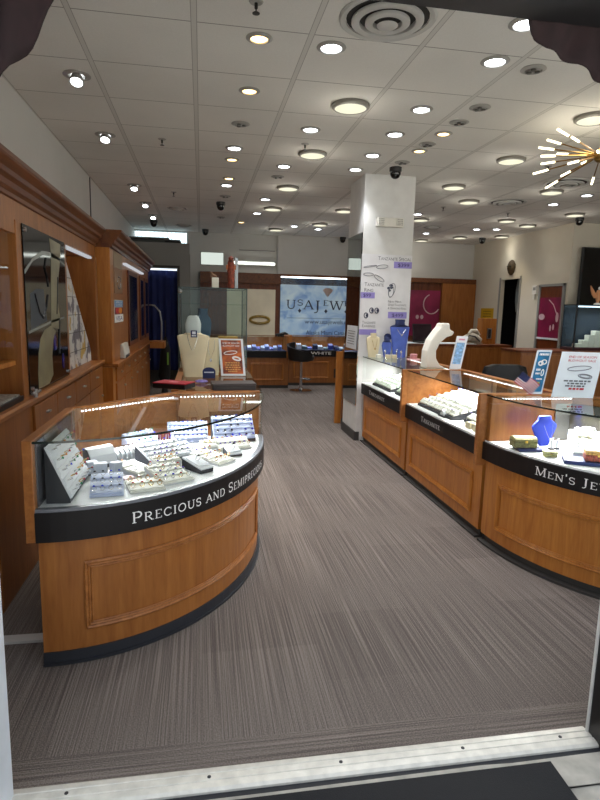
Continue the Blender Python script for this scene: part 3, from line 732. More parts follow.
tray('ring_tray', 'slanted pale rack of stone rings behind the bangle roll', -.335, 3.185, D, radians(44), .20, .06, .04, .10, PADB, PADB, 3, 5, ['green','blue','white'], 'ring on the pale rack behind the bangle roll')
tray('ring_tray', 'small white ring ramp left of the gold ring pad', -.33, 2.71, D, radians(52), .07, .18, .014, .045, PADW, CREAMW, 2, 2, ['amber','white'], 'ring on the small white ramp by the gold ring pad')
# bangle roll
t = thing('bangle_roll', 'white half round roll of bangles at the back of the curved counter', 'jewellery display', (-.40,2.995,D), radians(44))
MB().rings([[(x, .05*cos(a), .055*sin(a)) for a in [pi*i/12 for i in range(13)]] for x in (-.12, .11)]).build('roll', PADW, t, smooth=True, local=True)
for i in range(8):
    x = -.105+i*.028; o = thing('bangle', 'slim silver bangle on the white half round roll', 'bangle', (-.40,2.995,D), radians(44), 'bangles on the roll')
    MB().tube([(x, .0555*cos(a), .0600*sin(a)) for a in [pi*k/14 for k in range(15)]], .0035, 6).build('hoop', SILVER, o, smooth=True, local=True)
t = thing('jewellery_ramp', 'curved charcoal and white bracelet ramp left of the bangle roll', 'jewellery display', (-.475,2.815,D), radians(40))
MB().prism_x([(-.02,0),(.06,0),(.06,.09),(.045,.095),(.02,.09),(-.005,.06),(-.02,.02)], -.07, .07).build('ramp', BOARD, t, local=True)
MB().prism_x([(.06,.0905),(.045,.0955),(.02,.0905),(-.005,.0605),(-.0205,.02),(-.024,.02),(-.009,.063),(.018,.094),(.045,.099),(.06,.094)], -.068, .068).build('pad', PADW, t, local=True)
# earring cubes
for i, (x, y, rz, s, lab) in enumerate(((-.505,2.70,.5,1.0,'left pale grey earring cube behind the small blue ring ramp'),(-.455,2.63,.2,1.15,'front pale grey earring cube behind the small blue ring ramp'),(-.395,2.70,.7,.9,'right pale grey earring cube behind the small blue ring ramp'))):
    t = thing('earring_stand', lab, 'jewellery display', (x,y,D), rz, 'earring cubes')
    MB().box(-.026*s,-.02,0,.026*s,.024,.062*s).build('block', pbr('pad_grey', 'c2c6d2', .6), t, local=True, bevel=.004)
    MB().box(-.028*s,-.022,0,.028*s,.026,.006).build('foot', BOARD, t, local=True)
pedestal('pendant_card', 'red flower pendant card between the ring ramps', -.33, 2.60, D, .5, .05, .05, .012, pbr('card_red', 'c9a9ac', .6))
# small red cards at the rear
for i, x in enumerate((-.285,-.24,-.195)):
    t = thing('jewellery_card', f'{["left","middle","right"][i]} of three upright red jewellery cards at the counter rear', 'jewellery card', (x,3.235+i*.02,D), .2, 'upright red cards')
    MB().box(-.018,-.006,0,.018,.006,.075).build('card', pbr('card_wine', '6d2330', .5), t, local=True)
    MB().tube([(-.006,-.0075,.06),(-.008,-.0075,.03),(0,-.0075,.015),(.008,-.0075,.03),(.006,-.0075,.06)], .002, 5).build('pendant', SILVER, t, local=True)
# ------------------------------------------------------------------ straight counter behind it
def rect(x0, y0, x1, y1): return [(x0,y0),(x1,y0),(x1,y1),(x0,y1)]
s2 = thing('display_counter', 'straight glass top counter under the necklace busts behind the curved counter', 'display counter', (.1,4.4,0))
MB().box(-.15, 3.57, .055, .36, 5.3, .535).build('base_cabinet', WOOD, s2)
MB().box(-.145, 3.575, .001, .365, 5.295, .055).build('kick_plate', KICK, s2)
MB().box(-.15, 3.57, .60, .36, 5.3, .664).build('display_deck', WHITE, s2)
MB().box(.34, 3.57, .535, .385, 5.3, .655).build('label_band', BLACK, s2)
MB().box(-.14, 3.57, .926, .38, 5.3, .934).build('glass_top', GLASST, s2)
MB().box(.372, 3.57, .665, .378, 5.3, .926).build('glass_front', GLASS, s2)
mb = MB(); mb.box(-.185, 3.57, .535, -.14, 5.3, .938); mb.build('back_rail', WOODX, s2, bevel=.003)
MB().box(-.14, 5.26, .665, .38, 5.3, .925).build('end_panel', WOOD, s2)
GB = .9345
# items on it
t = thing('jewellery_box', 'flat red topped black box on the left counter', 'box', (-.17,3.68,GB+.004), radians(-25))
MB().box(-.11,-.075,0,.11,.075,.03).build('box_body', RUB, t, local=True, bevel=.003)
MB().box(-.111,-.076,.03,.111,.076,.036).build('lid', pbr('crimson', 'a8182f', .5), t, local=True)
MB().box(-.03,-.02,.0361,.03,.02,.0366).build('emblem', pbr('pinkish', 'd78a92', .5), t, local=True)
t = thing('jewellery_box', 'long dark grey box beside the sale sign on the left counter', 'box', (.20,3.64,GB), radians(4))
MB().box(-.135,-.075,0,.135,.075,.032).build('box_body', pbr('dark_grey_box', '3c3636', .5), t, local=True, bevel=.003)
MB().box(-.138,-.078,.032,.138,.078,.045).build('lid', pbr('dark_grey_box2', '4e4646', .5), t, local=True, bevel=.003)
NB = bust('tall cream necklace bust with pale neck on the left counter', -.06, 4.30, GB, radians(-5), .45, .235, CREAM, pbr('pale_neck', 'b9c6c4', .5), prof=[(0,.30),(.2,.35),(.45,.43),(.64,.50),(.67,.50),(.685,.42),(.70,.30),(.72,.23),(.78,.24),(.86,.25),(.93,.21),(.985,.16),(1.0,.12)])
necklace('fine chain necklace with two charms on the tall cream bust', -.06, 4.285, GB, radians(-5), .45, .235, .30, SILVER)
o = MB().box(-.075, 4.215, GB+.295, -.03, 4.222, GB+.345); tg = thing('price_tag', 'navy square tag hung on the tall cream bust neck', 'tag', (-.05,4.215,GB+.295))
o.build('card', BLUEVD, tg); MB().box(-.065, 4.213, GB+.318, -.04, 4.215, GB+.338).build('emblem', PAPER, tg); MB().box(-.068, 4.213, GB+.303, -.037, 4.215, GB+.311).build('print_line', PAPER, tg)
bust('narrow cream necklace stand right of the tall cream bust', .075, 4.40, GB, 0, .285, .13, CREAM, prof=[(0,.42),(.4,.46),(.8,.5),(.95,.47),(1.0,.40)])
t = thing('pendant', 'long silver pendant necklace on the narrow cream stand', 'necklace', (.075,4.36,GB+.05))
MB().tube([(.055,4.36,GB+.27),(.05,4.355,GB+.2),(.07,4.355,GB+.13),(.095,4.355,GB+.2),(.098,4.36,GB+.27)], .002, 6).build('chain', SILVER, t)
MB().ball((.07,4.353,GB+.118), .009, 10, 6, 1.5).build('drop', SILVER, t)
t = thing('jewellery_stand', 'small round navy card on the counter before the busts', 'jewellery card', (.055,4.20,GB))
MB().prism_y([(-.045+.055,GB),(.045+.055,GB),(.047+.055,GB+.05)]+[(.055+.047*cos(a),GB+.05+.03*sin(a)) for a in [pi*i/8 for i in range(1,8)]]+[(.055-.047,GB+.05)], 4.195, 4.205).build('card', BLUEVD, t)
MB().box(.02,4.193,GB+.04,.09,4.1945,GB+.048).build('print_line', PAPER, t)
single(MB().ball((.0,3.93,GB+.012), .045, 16, 6, .25), 'cloth_pouch', 'small violet white bead bundle between the boxes on the left counter', 'pouch', pbr('violet_bead', '6a5fa8', .5, var=.6, vs=60), (0,3.93,GB), smooth=True)
class Card:
    def __init__(s, P, U, V): s.P, s.U, s.V = Vector(P), Vector(U), Vector(V); s.w = s.U.length; s.h = s.V.length; s.u = s.U.normalized(); s.v = s.V.normalized(); s.n = s.u.cross(s.v).normalized()
    def at(s, x, y, o=.003): return s.P+s.U*x+s.V*y+s.n*o
    def rect(s, mb, x0, y0, x1, y1, o=.003, t=.0008): mb.sheet([(0,0),(1,0),(1,1),(0,1)], s.at(x0,y0,o), s.U*(x1-x0), s.V*(y1-y0), t)
    def line(s, mb, str_, x, y, h, w=None, o=.0042, align='l', **k): text(mb, str_, s.at(x,y,o), s.u, s.v, h*s.h, w*s.w if w else None, align, **k)
    def loop(s, mb, x, y, a, b, r, rot=0, o=.0042): loop_on(mb, s.at(0,0,o), s.u, s.v, x*s.w, y*s.h, a*s.w, b*s.h, r, rot)
def dashes(c, mb, y, h, x0, x1, seed, o=.0042):
    rr = random.Random(seed); x = x0
    while x < x1-.03:
        w = rr.uniform(.04,.11); w = min(w, x1-x); c.rect(mb, x, y, x+w, y+h, o); x += w+.025
# orange sale sign
os_ = thing('sale_sign', 'orange sale sign in a white frame on the left counter', 'sign', (.21,4.36,GB))
c = Card((.148,4.33,GB+.004), (.185,.0,0), (-.02,.07,.275))
mb = MB(); c.rect(mb, 0,0,1,1,-.006,.008); mb.build('frame', PAPER, os_)
m_, nt, N, L = newmat('sunset_print'); o_ = N.new('ShaderNodeOutputMaterial'); p_ = N.new('ShaderNodeBsdfPrincipled'); L.new(p_.outputs[0], o_.inputs[0])
nz = N.new('ShaderNodeTexNoise'); nz.inputs['Scale'].default_value = 16; tc = N.new('ShaderNodeTexCoord'); L.new(tc.outputs['Object'], nz.inputs['Vector']); r_ = N.new('ShaderNodeValToRGB')
r_.color_ramp.elements[0].position = .32; r_.color_ramp.elements[0].color = lin('5a1f22'); r_.color_ramp.elements[1].position = .7; r_.color_ramp.elements[1].color = lin('d06a2a'); L.new(nz.outputs['Fac'], r_.inputs[0]); L.new(r_.outputs[0], p_.inputs['Base Color'])
mb = MB(); c.rect(mb, .09,.05,.91,.96); mb.build('print', m_, os_)
def season(c, par, mat, lmat, x, y0, y1, h, w, loops):
    for s_, y in (('END OF SEASON', y0), ('BLOWOUT SALE', y1)): mb = MB(); c.line(mb, s_, x, y, h, w, align='c'); mb.build('lettering', mat, par)
    for l in loops:
        mb = MB()
        for q in l: c.loop(mb, *q)
        mb.build('bracelet_picture', lmat, par)
season(c, os_, LETTER, LETTER, .5, .86, .785, .045, .68, [[(.45,.62,.27,.045,.003,.12)],[(.68,.46,.17,.05,.004,-.25),(.68,.46,.13,.03,.003,-.25)]])
mb = MB()
for k, y in enumerate((.33,.27,.21,.15,.10)): dashes(c, mb, y, .03, .2 if k < 4 else .3, .82 if k < 4 else .72, k)
mb.build('print_line', pbr('amber_ink', 'd8a05a', .5), os_)
# glass tower case
tc_ = thing('glass_case', 'tall glass tower case at the end of the left counter', 'display case', (.09,4.85,GB))
X0, X1, Y0, Y1, Z0, Z1 = -.175, .36, 4.60, 5.12, GB+.0045, 1.60
MB().box(X0,Y0,Z0,X1,Y1,Z0+.03).build('case_floor', pbr('case_wood', '6a4a30', .5), tc_)
for a in ((X0,Y0,Z0+.03,X1,Y0+.005,Z1-.006),(X0,Y1-.005,Z0+.03,X1,Y1,Z1-.006),(X0,Y0+.005,Z0+.03,X0+.005,Y1-.005,Z1-.006),(X1-.005,Y0+.005,Z0+.03,X1,Y1-.005,Z1-.006)): MB().box(*a).build('glass_pane', CASEG, tc_)
MB().box(X0,Y0,Z1-.006,X1,Y1,Z1).build('glass_roof', CASEG, tc_)
for z in (1.16, 1.47): MB().box(X0+.006,Y0+.12,z,X1-.006,Y1-.006,z+.006).build('shelf', CASEG, tc_)
mb = MB()
for x in (X0, X1-.006):
    for y in (Y0, Y1-.006): mb.box(x-.001,y-.001,Z0+.03,x+.007,y+.007,Z1)
mb.box(X0-.001,Y0-.001,Z1-.006,X1+.001,Y0+.004,Z1+.001); mb.box(X0-.001,Y1-.004,Z1-.006,X1+.001,Y1+.001,Z1+.001); mb.box(X1-.004,Y0,Z1-.006,X1+.001,Y1,Z1+.001); mb.box(X0-.001,Y0,Z1-.006,X0+.004,Y1,Z1+.001)
mb.build('edge_strip', pbr('edge_green', '1c3330', .25), tc_)
MB().ball((X0+.015,Y0-.008,1.565), .016).build('lock', STEEL, tc_)
bust('dark blue slanted bust inside the glass tower case', .02, 4.86, 1.1665, .6, .27, .18, pbr('slate_blue_velvet', '2c4763', .6), None, prof=[(0,.30),(.3,.40),(.55,.45),(.7,.4),(.8,.24),(.9,.22),(1.0,.24)])
mbk = MB().box(.14, 4.80, 1.168, .30, 4.90, 1.21); single(mbk, 'jewellery_box', 'amber wooden box on the case shelf behind the sale sign', 'box', pbr('amber_wood', 'c08a34', .5), (.22,4.85,1.168), bevel=.004)
mbk = MB().box(.10, 4.86, Z0+.031, .33, 5.0, Z0+.16); single(mbk, 'jewellery_box', 'grey blue jewellery block on the glass case floor', 'box', pbr('block_blue', '7b97a0', .5), (.2,4.93,Z0+.031), bevel=.004)
# on top of the case
t = thing('figurine', 'tall carved totem figurine on top of the glass case', 'figurine', (.24,4.78,Z1+.002))
TM = pbr('totem_red', '7a3420', .6, var=.7, vs=40)
MB().lathe([(.026,0),(.03,.03),(.024,.06),(.03,.075),(.026,.12),(.032,.14),(.024,.17),(.028,.2),(.018,.235),(.022,.245),(.006,.26)], (.24,4.78,Z1+.002), 12).build('pole', TM, t, smooth=True)
MB().box(.20,4.77,Z1+.155,.235,4.79,Z1+.19).build('wing', pbr('totem_ochre', 'a8613a', .6), t); MB().box(.245,4.77,Z1+.155,.28,4.79,Z1+.19).build('wing', pbr('totem_ochre', 'a8613a', .6), t)
MB().ball((.24,4.758,Z1+.222), .007).build('beak', pbr('totem_dark', '221815', .5), t)
t = thing('glass_tube', 'clear plastic sleeve standing beside the totem figurine', 'sleeve', (.285,4.80,Z1+.002))
MB().box(.272,4.79,Z1+.002,.298,4.81,Z1+.25).build('sleeve', pbr('frosted', 'b9c6cf', .3), t, bevel=.004)
t = thing('figurine', 'small white block with a brown animal on the glass case', 'figurine', (.11,4.75,Z1+.002))
MB().box(.085,4.73,Z1+.002,.14,4.77,Z1+.085).build('block', CREAMW, t, bevel=.004)
MB().tube([(.075,4.75,Z1+.088),(.09,4.75,Z1+.108),(.11,4.75,Z1+.10),(.125,4.75,Z1+.092)], [.006,.013,.012,.005], 8).ball((.08,4.75,Z1+.122), .011).build('animal', pbr('fur_brown', '8a6a52', .8), t, smooth=True)

# ------------------------------------------------------------------ right counters
XF, XB = 1.76, 2.28
def linfn(x, y1):   # straight front running from far (y1) toward the viewer
    def f(o, s): return (x-o, y1-s, -pi/2)
    return f
TZ = .955
def straight(label, y0, y1, name='display_counter', lettering=None, divider=True):
    t = thing(name, label, 'display counter', ((XF+XB)/2,(y0+y1)/2,0), 0, 'right hand display counters')
    MB().box(XF+.02, y0, .055, XB, y1, .545).build('base_cabinet', WOODL, t)
    MB().box(XF+.035, y0, .001, XB, y1, .056).build('kick_plate', KICKG, t)
    MB().box(XF-.0, y0, .0, XF+.035, y1, .014).build('kick_flange', KICKG, t)
    moulding(linfn(XF+.02, y1), .10, (y1-y0)-.12, .14, .41, WOODL, t)
    MB().box(XF-.012, y0, .545, XF+.02, y1, .655).build('label_band', BLACK, t)
    MB().box(XF+.0, y0, .60, XB-.02, y1, .665).build('display_deck', WHITE, t)
    MB().box(XF-.006, y0, .666, XF, y1, TZ-.008).build('glass_front', GLASS, t)
    MB().box(XF-.008, y0, TZ-.008, XB-.03, y1, TZ).build('glass_top', GLASST, t)
    MB().box(XF-.0095, y0, TZ-.0085, XF-.0082, y1, TZ+.0005).build('glass_edge', GEDGE, t)
    MB().box(XB-.03, y0, .90, XB+.03, y1, TZ+.003).build('back_rail', WOODX, t, bevel=.003)
    MB().box(XB-.02, y0, .60, XB, y1, .90).build('back_panel', pbr('door_mirror', '8c8a86', .15, .7), t)
    mb = MB(); beads(mb, (XB-.04,y0+.06), (XB-.04,y1-.06), TZ-.02, 50); mb.build('led_strip', LED, t)
    if divider:
        mb = MB(); mb.box(XF-.05, y1, .50, XB+.03, y1+.04, TZ+.004); mb.build('divider_panel', WOODX, t, bevel=.003)
    if lettering:
        s, st, w, h = lettering; curved_text(linfn(XF-.012, y1), s, st, h, .582, w, t, .0012)
    area('led_light', (XB-.09,(y0+y1)/2,TZ-.02), .02, y1-y0-.2, 15, (0,radians(38),0), (1,.98,.94))
    return t
straight('farthest right counter lettered TANZANITE, ending at the pillar', 4.70, 6.06, lettering=('Tanzanite', .30, .52, .042), divider=False)
r2 = straight('middle right counter lettered TANZANITE holding trays of white ring cushions', 3.30, 4.66, lettering=('Tanzanite', .37, .37, .042))
# curved near counter
def arcR(o, n=28): return [(2.56+(.8+o)*cos(radians(t)), 3.26+(1.08+o)*sin(radians(t))) for t in [180+90*i/n for i in range(n+1)]]
def pathR(o, n=28): return arcR(o, n)+[(3.3, 2.18-o)]
def arcptR(o, s):
    P = pathR(o, 80); L = 0
    for a, b in zip(P, P[1:]):
        d = math.dist(a, b)
        if L+d >= s:
            f = (s-L)/d; return (a[0]+(b[0]-a[0])*f, a[1]+(b[1]-a[1])*f, 0)
        L += d
    return (*P[-1], 0)
r3 = thing('display_counter', "curved right counter lettered MEN'S JEWELRY nearest the entrance", 'display counter', (2.3,2.8,0), 0, 'right hand display counters')
BR = [(3.3,2.75),(2.62,2.80),(2.32,3.24),(1.78,3.24)]
MB().prism(pathR(-.02)+BR, .055, .545).build('base_cabinet', WOODL, r3)
MB().prism(pathR(-.035)+BR, .001, .056).build('kick_plate', KICKG, r3)
MB().band(pathR(.004), pathR(-.035), .0005, .014).build('kick_flange', KICKG, r3)
def fR(o, s): return arcptR(o-.02, s)
moulding(fR, .16, 1.30, .14, .42, WOODL, r3)
MB().band(pathR(.012), pathR(-.02), .545, .655).build('label_band', BLACK, r3)
MB().prism(pathR(-.001)+[(3.3,2.72),(2.62,2.78),(2.32,3.22),(1.765,3.22)], .60, .665).build('display_deck', WHITE, r3)
MB().band(pathR(.006), pathR(0), .666, TZ-.008).build('glass_front', GLASS, r3, smooth=True)
MB().prism(pathR(.008)+[(3.3,2.70),(2.62,2.76),(2.32,3.215),(1.76,3.215)], TZ-.008, TZ).build('glass_top', GLASST, r3)
MB().band(pathR(.0095), pathR(.0082), TZ-.0085, TZ+.0005).build('glass_edge', GEDGE, r3)
MB().box(1.71, 3.262, .50, 2.31, 3.298, TZ+.004).build('divider_panel', WOODX, r3, bevel=.003)
mb = MB(); mb.box(1.77, 3.222, .90, 2.33, 3.262, TZ+.004); mb.prism([(2.32,3.222),(2.33,3.262),(2.65,2.82),(2.62,2.78)], .90, TZ+.004); mb.prism([(2.62,2.78),(2.65,2.82),(3.3,2.76),(3.3,2.72)], .90, TZ+.004)
mb.build('back_rail', WOODX, r3, bevel=.003)
MB().box(1.77, 3.225, .666, 2.20, 3.258, .899).build('end_lining', WOOD, r3)
mb = MB(); mb.prism([(2.21,3.225),(2.325,3.25),(2.64,2.80),(2.62,2.785),(2.31,3.225)], .666, .899); mb.build('back_panel', pbr('door_mirror', '8c8a86', .15, .7), r3)
mb = MB(); beads(mb, (1.82,3.205), (2.30,3.205), TZ-.02, 24); mb.build('led_strip', LED, r3)
area('led_light', (2.06,3.15,TZ-.02), .45, .02, 5.5, (radians(-38),0,0), (1,.98,.94))
area('led_light', (2.42,2.96,TZ-.02), .5, .02, 5.5, (radians(-38),0,radians(-55)), (1,.98,.94))
curved_text(arcptR, "Men's Jewelry", .475, .048, .576, .60, r3, .0132)
# contents: middle counter, cushion trays
def cushion_tray(label, x, y, z, rz, nx, ny, sx, sy, slope, clabel, kinds, tone=CREAMW, base=BOARD):
    w, d = nx*sx+.02, ny*sy+.02
    t = thing('cushion_tray', label, 'jewellery display', (x,y,z), rz)
    M = Matrix.Rotation(slope, 4, 'X')
    hb = d*math.tan(slope)
    MB().prism_x([(-d/2,0),(d/2,0),(d/2,.02+hb),(-d/2,.02)], -w/2, w/2).build('tray_base', base, t, local=True)
    first = None
    for i in range(nx):
        for j in range(ny):
            px, py = (i+.5)*sx-nx*sx/2, (j+.5)*sy-ny*sy/2; pz = .021+(py+d/2)*math.tan(slope)
            mb = MB(); s = .44
            mb.prism_x([(-sy*s,0),(sy*s,0),(sy*s,.030),(sy*s*.3,.034),(-sy*s,.014)], -sx*.44, sx*.44)
            W = Matrix.Translation((x,y,z)) @ Matrix.Rotation(rz, 4, 'Z') @ Matrix.Translation((px,py,pz)) @ M
            if first is None:
                first = mb.build('ring_cushion', tone, bevel=.003); c_ = first
            else:
                c_ = bpy.data.objects.new('ring_cushion', first.data); COL.objects.link(c_)
                b = c_.modifiers.new('bevel', 'BEVEL'); b.width = .003; b.segments = 1
            c_.matrix_world = W; tag(c_, clabel, 'ring cushion', label)
            if random.random() < .55:
                place_ring(random.choice(kinds), W @ Matrix.Translation((0,-.004,.0275)) @ Matrix.Rotation(.3, 4, 'X') @ Matrix.Rotation(pi/2, 4, 'Z'), 'ring on a cushion of the '+label.split(' in the')[0].split(' at the')[0], 'rings: '+label)
    return t
cushion_tray('large stepped tray of white ring cushions at the far end in the middle counter', 2.02, 4.22, D, radians(-90), 9, 6, .073, .064, .24, 'white ring cushion in the large far tray of the middle counter', ['blue','violet'])
cushion_tray('shallow tray of white ring cushions at the near end in the middle counter', 2.055, 3.62, D, radians(-90), 5, 4, .085, .075, .1, 'white ring cushion in the shallow near tray of the middle counter', ['violet','blue'])
t = thing('display_cube', 'pair of folded cream cubes near the front of the middle counter', 'jewellery display', (1.87,3.52,D+.001))
MB().box(1.80,3.47,D+.001,1.855,3.53,D+.05).build('cube', CREAM, t, bevel=.008); MB().box(1.80,3.56,D+.001,1.86,3.63,D+.045).build('cube', CREAM, t, bevel=.008)
t = thing('ring_tray', 'small charcoal block with white ring loops at the middle counter front', 'jewellery display', (1.835,4.03,D))
MB().box(1.80,3.98,D,1.86,4.09,D+.012).build('tray_base', BOARD, t); MB().prism_x([(4.00,D+.012),(4.07,D+.012),(4.06,D+.05),(4.045,D+.055),(4.03,D+.05)], 1.81, 1.85).build('ring_pad', PADW, t)
cushion_tray('tray of pale green white cushions at the far end in the far counter', 2.02, 5.58, D, radians(-90), 8, 6, .07, .065, .24, 'pale cushion in the tray near the pillar', ['green','dark','white'], pbr('pale_green_pad', 'd5ddcf', .6))
cushion_tray('tray of pale cushions at the near end in the far counter', 2.03, 4.98, D, radians(-90), 5, 5, .08, .075, .2, 'pale cushion in the near tray of the far counter', ['dark','green'], pbr('pale_green_pad', 'd5ddcf', .6))
# contents: near curved counter
def jadebox(name, label, x, y, z, rz, w, d, h, mat, lidmat, feet=True, rnd=True):
    t = thing(name, label, 'jewellery box', (x,y,z), rz)
    MB().box(-w/2,-d/2,.004 if feet else 0,w/2,d/2,h*.62).build('box_body', mat, t, local=True, bevel=.003)
    if rnd: MB().prism_x([(-d/2,h*.63),(d/2,h*.63),(d/2,h*.8),(d*.3,h*.96),(0,h),(-d*.3,h*.96),(-d/2,h*.8)], -w/2, w/2).build('lid', lidmat, t, local=True, bevel=.003)
    else: MB().box(-w/2-.002,-d/2-.002,h*.63,w/2+.002,d/2+.002,h).build('lid', lidmat, t, local=True, bevel=.003)
    if feet:
        for sx in (-1,1):
            for sy in (-1,1): MB().ball((sx*(w/2-.008),sy*(d/2-.008),.005), .005, 8, 5).build('foot', lidmat, t, local=True)
    MB().box(-.008,-d/2-.003,h*.5,.008,-d/2,h*.72).build('clasp', GOLD, t, local=True)
    return t
JADE = pbr('jade_stone', '6b6a3f', .45, var=.6, vs=90); JADEL = pbr('jade_lid', 'a09a68', .4, var=.4, vs=70)
pedestal('navy_plinth', 'flat navy plinth under the jade green box', 1.89, 2.985, D, -.15, .15, .11, .014, BLUEVD)
jadebox('jewellery_box', 'mottled jade green box with domed lid in the curved right counter', 1.865, 3.0, D+.0145, -.15, .135, .085, .066, JADE, JADEL)
jadebox('trinket_box', 'tiny green and gold trinket box before the jade box', 1.93, 2.83, D, -.2, .072, .04, .032, pbr('jade_pale', 'a9a56c', .4, var=.5, vs=120), pbr('jade_pale2', 'cfc994', .4, var=.4, vs=120), feet=False, rnd=False)
bust('royal blue necklace bust leaning in the curved right counter', 2.055, 3.09, D, radians(12), .18, .185, ROYAL, None, prof=[(0,.20),(.3,.36),(.6,.52),(.70,.51),(.78,.42),(.86,.30),(.94,.26),(1,.25)], dep=.14)
necklace('white pendant necklace on the royal blue bust', 2.055, 3.078, D, radians(12), .18, .185, .45, SILVER, PADW)
for i, (x, y, s) in enumerate(((2.035,2.98,1),(2.075,2.985,.9))):
    t = thing('pendant_stand', f'{["left","right"][i]} small white pendant stand below the royal blue bust', 'jewellery display', (x,y,D), 0)
    MB().box(x-.012,y-.012,D,x+.012,y+.012,D+.01).build('foot', BOARD, t); MB().tube([(x,y,D+.01),(x-.004,y,D+.05*s),(x+.006,y-.004,D+.075*s)], [.006,.008,.005], 8).build('post', PADW, t, smooth=True)
pedestal('navy_plinth', 'long navy plinth under the patterned box and white tray', 2.12, 2.64, D, radians(-28), .40, .13, .02, pbr('navy_plinth', '23356e', .5))
jadebox('jewellery_box', 'red and gold patterned casket at the right frame edge', 2.085, 2.645, D+.0205, radians(-28), .13, .085, .06, pbr('patterned_red', '9c4a3a', .5, var=.9, vs=110), pbr('patterned_gold', 'cfa05a', .5, var=.6, vs=100))
t = tray('cushion_tray', 'large sloping pale tray with silver brooches in the curved right counter', 2.27, 2.85, D, radians(-28), .34, .27, .03, .11, PADW, pbr('tray_pale_green', 'd2d8d2', .6), 3, 4, ['white'], 'silver ring on the large sloping pale tray', 1.7, ribs=False)
for i, (x, y, z) in enumerate(((2.13,2.96,D+.078),(2.21,3.06,D+.098))):
    a = thing('bracelet', f'{["near","far"][i]} cream shell bracelet on the sloping pale tray', 'bracelet', (x+.08,y-.03,z), 0)
    MB().tube([(.035*cos(q), .028*sin(q), .012+.004*sin(2*q)) for q in [2*pi*k/18 for k in range(18)]], .009, 8, closed=True).build('band', pbr('shell', 'e5dcc6', .4, var=.3, vs=50), a, smooth=True, local=True)
    MB().ball((0,-.03,.015), .012, 10, 6, .8).build('shell_charm', CREAM, a, smooth=True, local=True)

# ------------------------------------------------------------------ things standing on the right counters
TOP = TZ+.0005
t = thing('necklace_stand', 'white crescent shaped neck display on the middle right counter', 'necklace stand', (2.06,4.86,TOP))
P = [(426,368),(426.5,350),(430,339),(437,329),(440.5,325),(441,322),(449,321.5),(450,328),(455,330.5),(453,334),(447,336),(440,342),(436.5,350),(437,358),(441,364),(448,368)]
po = [((px-426)/115+1.968, TOP+(368-py)/115) for px, py in P]
MB().prism_y(po, 4.79, 4.93).build('body', CREAMW, t, bevel=.012)
def slantcard(name, label, corners, cat='sign'):
    bl, br, tr, tl = corners
    t = thing(name, label, cat, tuple(Vector(bl)*.5+Vector(br)*.5))
    return t, Card(bl, Vector(br)-Vector(bl), Vector(tl)-Vector(bl))
t, c = slantcard('sale_sign', 'slim tilted white card with blue print beside the crescent neck display', ((2.185,4.78,TOP),(2.275,4.74,TOP),(2.355,4.80,TOP+.285),(2.265,4.84,TOP+.29)))
mb = MB(); c.rect(mb, 0,0,1,1,-.003,.006); mb.build('card', PAPER, t)
mb = MB(); c.rect(mb, .15,.15,.85,.8); mb.build('print', pbr('print_blue', '86b2e0', .6, var=.4, vs=50), t)
mb = MB(); c.line(mb, 'SALE', .5, .86, .06, .5, align='c') if False else dashes(c, mb, .87, .05, .25, .8, 3); mb.build('print_line', pbr('pink_ink', 'c46a8a', .6), t)
# blue card near
t, c = slantcard('sale_sign', 'tilted blue sale card with white border on the curved right counter', ((2.005,3.235,TZ+.006),(2.10,3.225,TZ+.006),(2.222,3.30,1.22),(2.10,3.31,1.232)))
mb = MB(); c.rect(mb, 0,0,1,1,-.004,.006); mb.build('card', PAPER, t)
mb = MB(); c.rect(mb, .1,.05,.9,.95); mb.build('print', pbr('print_teal', '1f6f9c', .5, var=.25, vs=30), t)
mb = MB(); dashes(c, mb, .87, .05, .2, .85, 1, .0045); c.loop(mb, .62,.72,.17,.05,.004,.0); c.loop(mb, .42,.69,.14,.045,.005,.1); dashes(c, mb, .52,.05,.22,.5,4,.0045); dashes(c, mb, .44,.04,.22,.5,5,.0045); dashes(c, mb, .32,.03,.35,.75,6,.0045); c.loop(mb, .68,.48,.08,.07,.003); mb.build('print_line', LETTER, t)
mb = MB(); c.line(mb, 'SALE', .2, .19, .075, .5, bold=.02) if False else dashes(c, mb, .2,.07,.2,.66,8,.0045); mb.build('highlight_line', pbr('lime_ink', 'b8c63a', .5), t)
# white season sign
t, c = slantcard('sale_sign', 'white END OF SEASON BLOWOUT SALE sign on the curved right counter', ((2.11,3.14,TZ+.002),(2.35,3.08,TZ+.002),(2.395,3.13,1.218),(2.185,3.18,1.232)))
mb = MB(); c.rect(mb, 0,0,1,1,-.004,.006); mb.build('card', pbr('sign_white', 'dfe6ec', .5), t)
season(c, t, RED, pbr('silver_ink', '70727c', .5), .52, .865, .785, .05, .66, [[(.5,.64,.28,.05,.0024,.1)],[(.68,.47,.17,.045,.0024,-.12),(.68,.47,.13,.03,.002,-.12)]])
mb = MB(); dashes(c, mb, .17,.04,.36,.74,9); mb.build('red_print_line', RED, t)
mb = MB()
for k, (y, a, b) in enumerate(((.345,.2,.84),(.29,.3,.74),(.235,.26,.76))): dashes(c, mb, y, .032, a, b, 20+k)
mb.build('print_line', GREYINK, t)
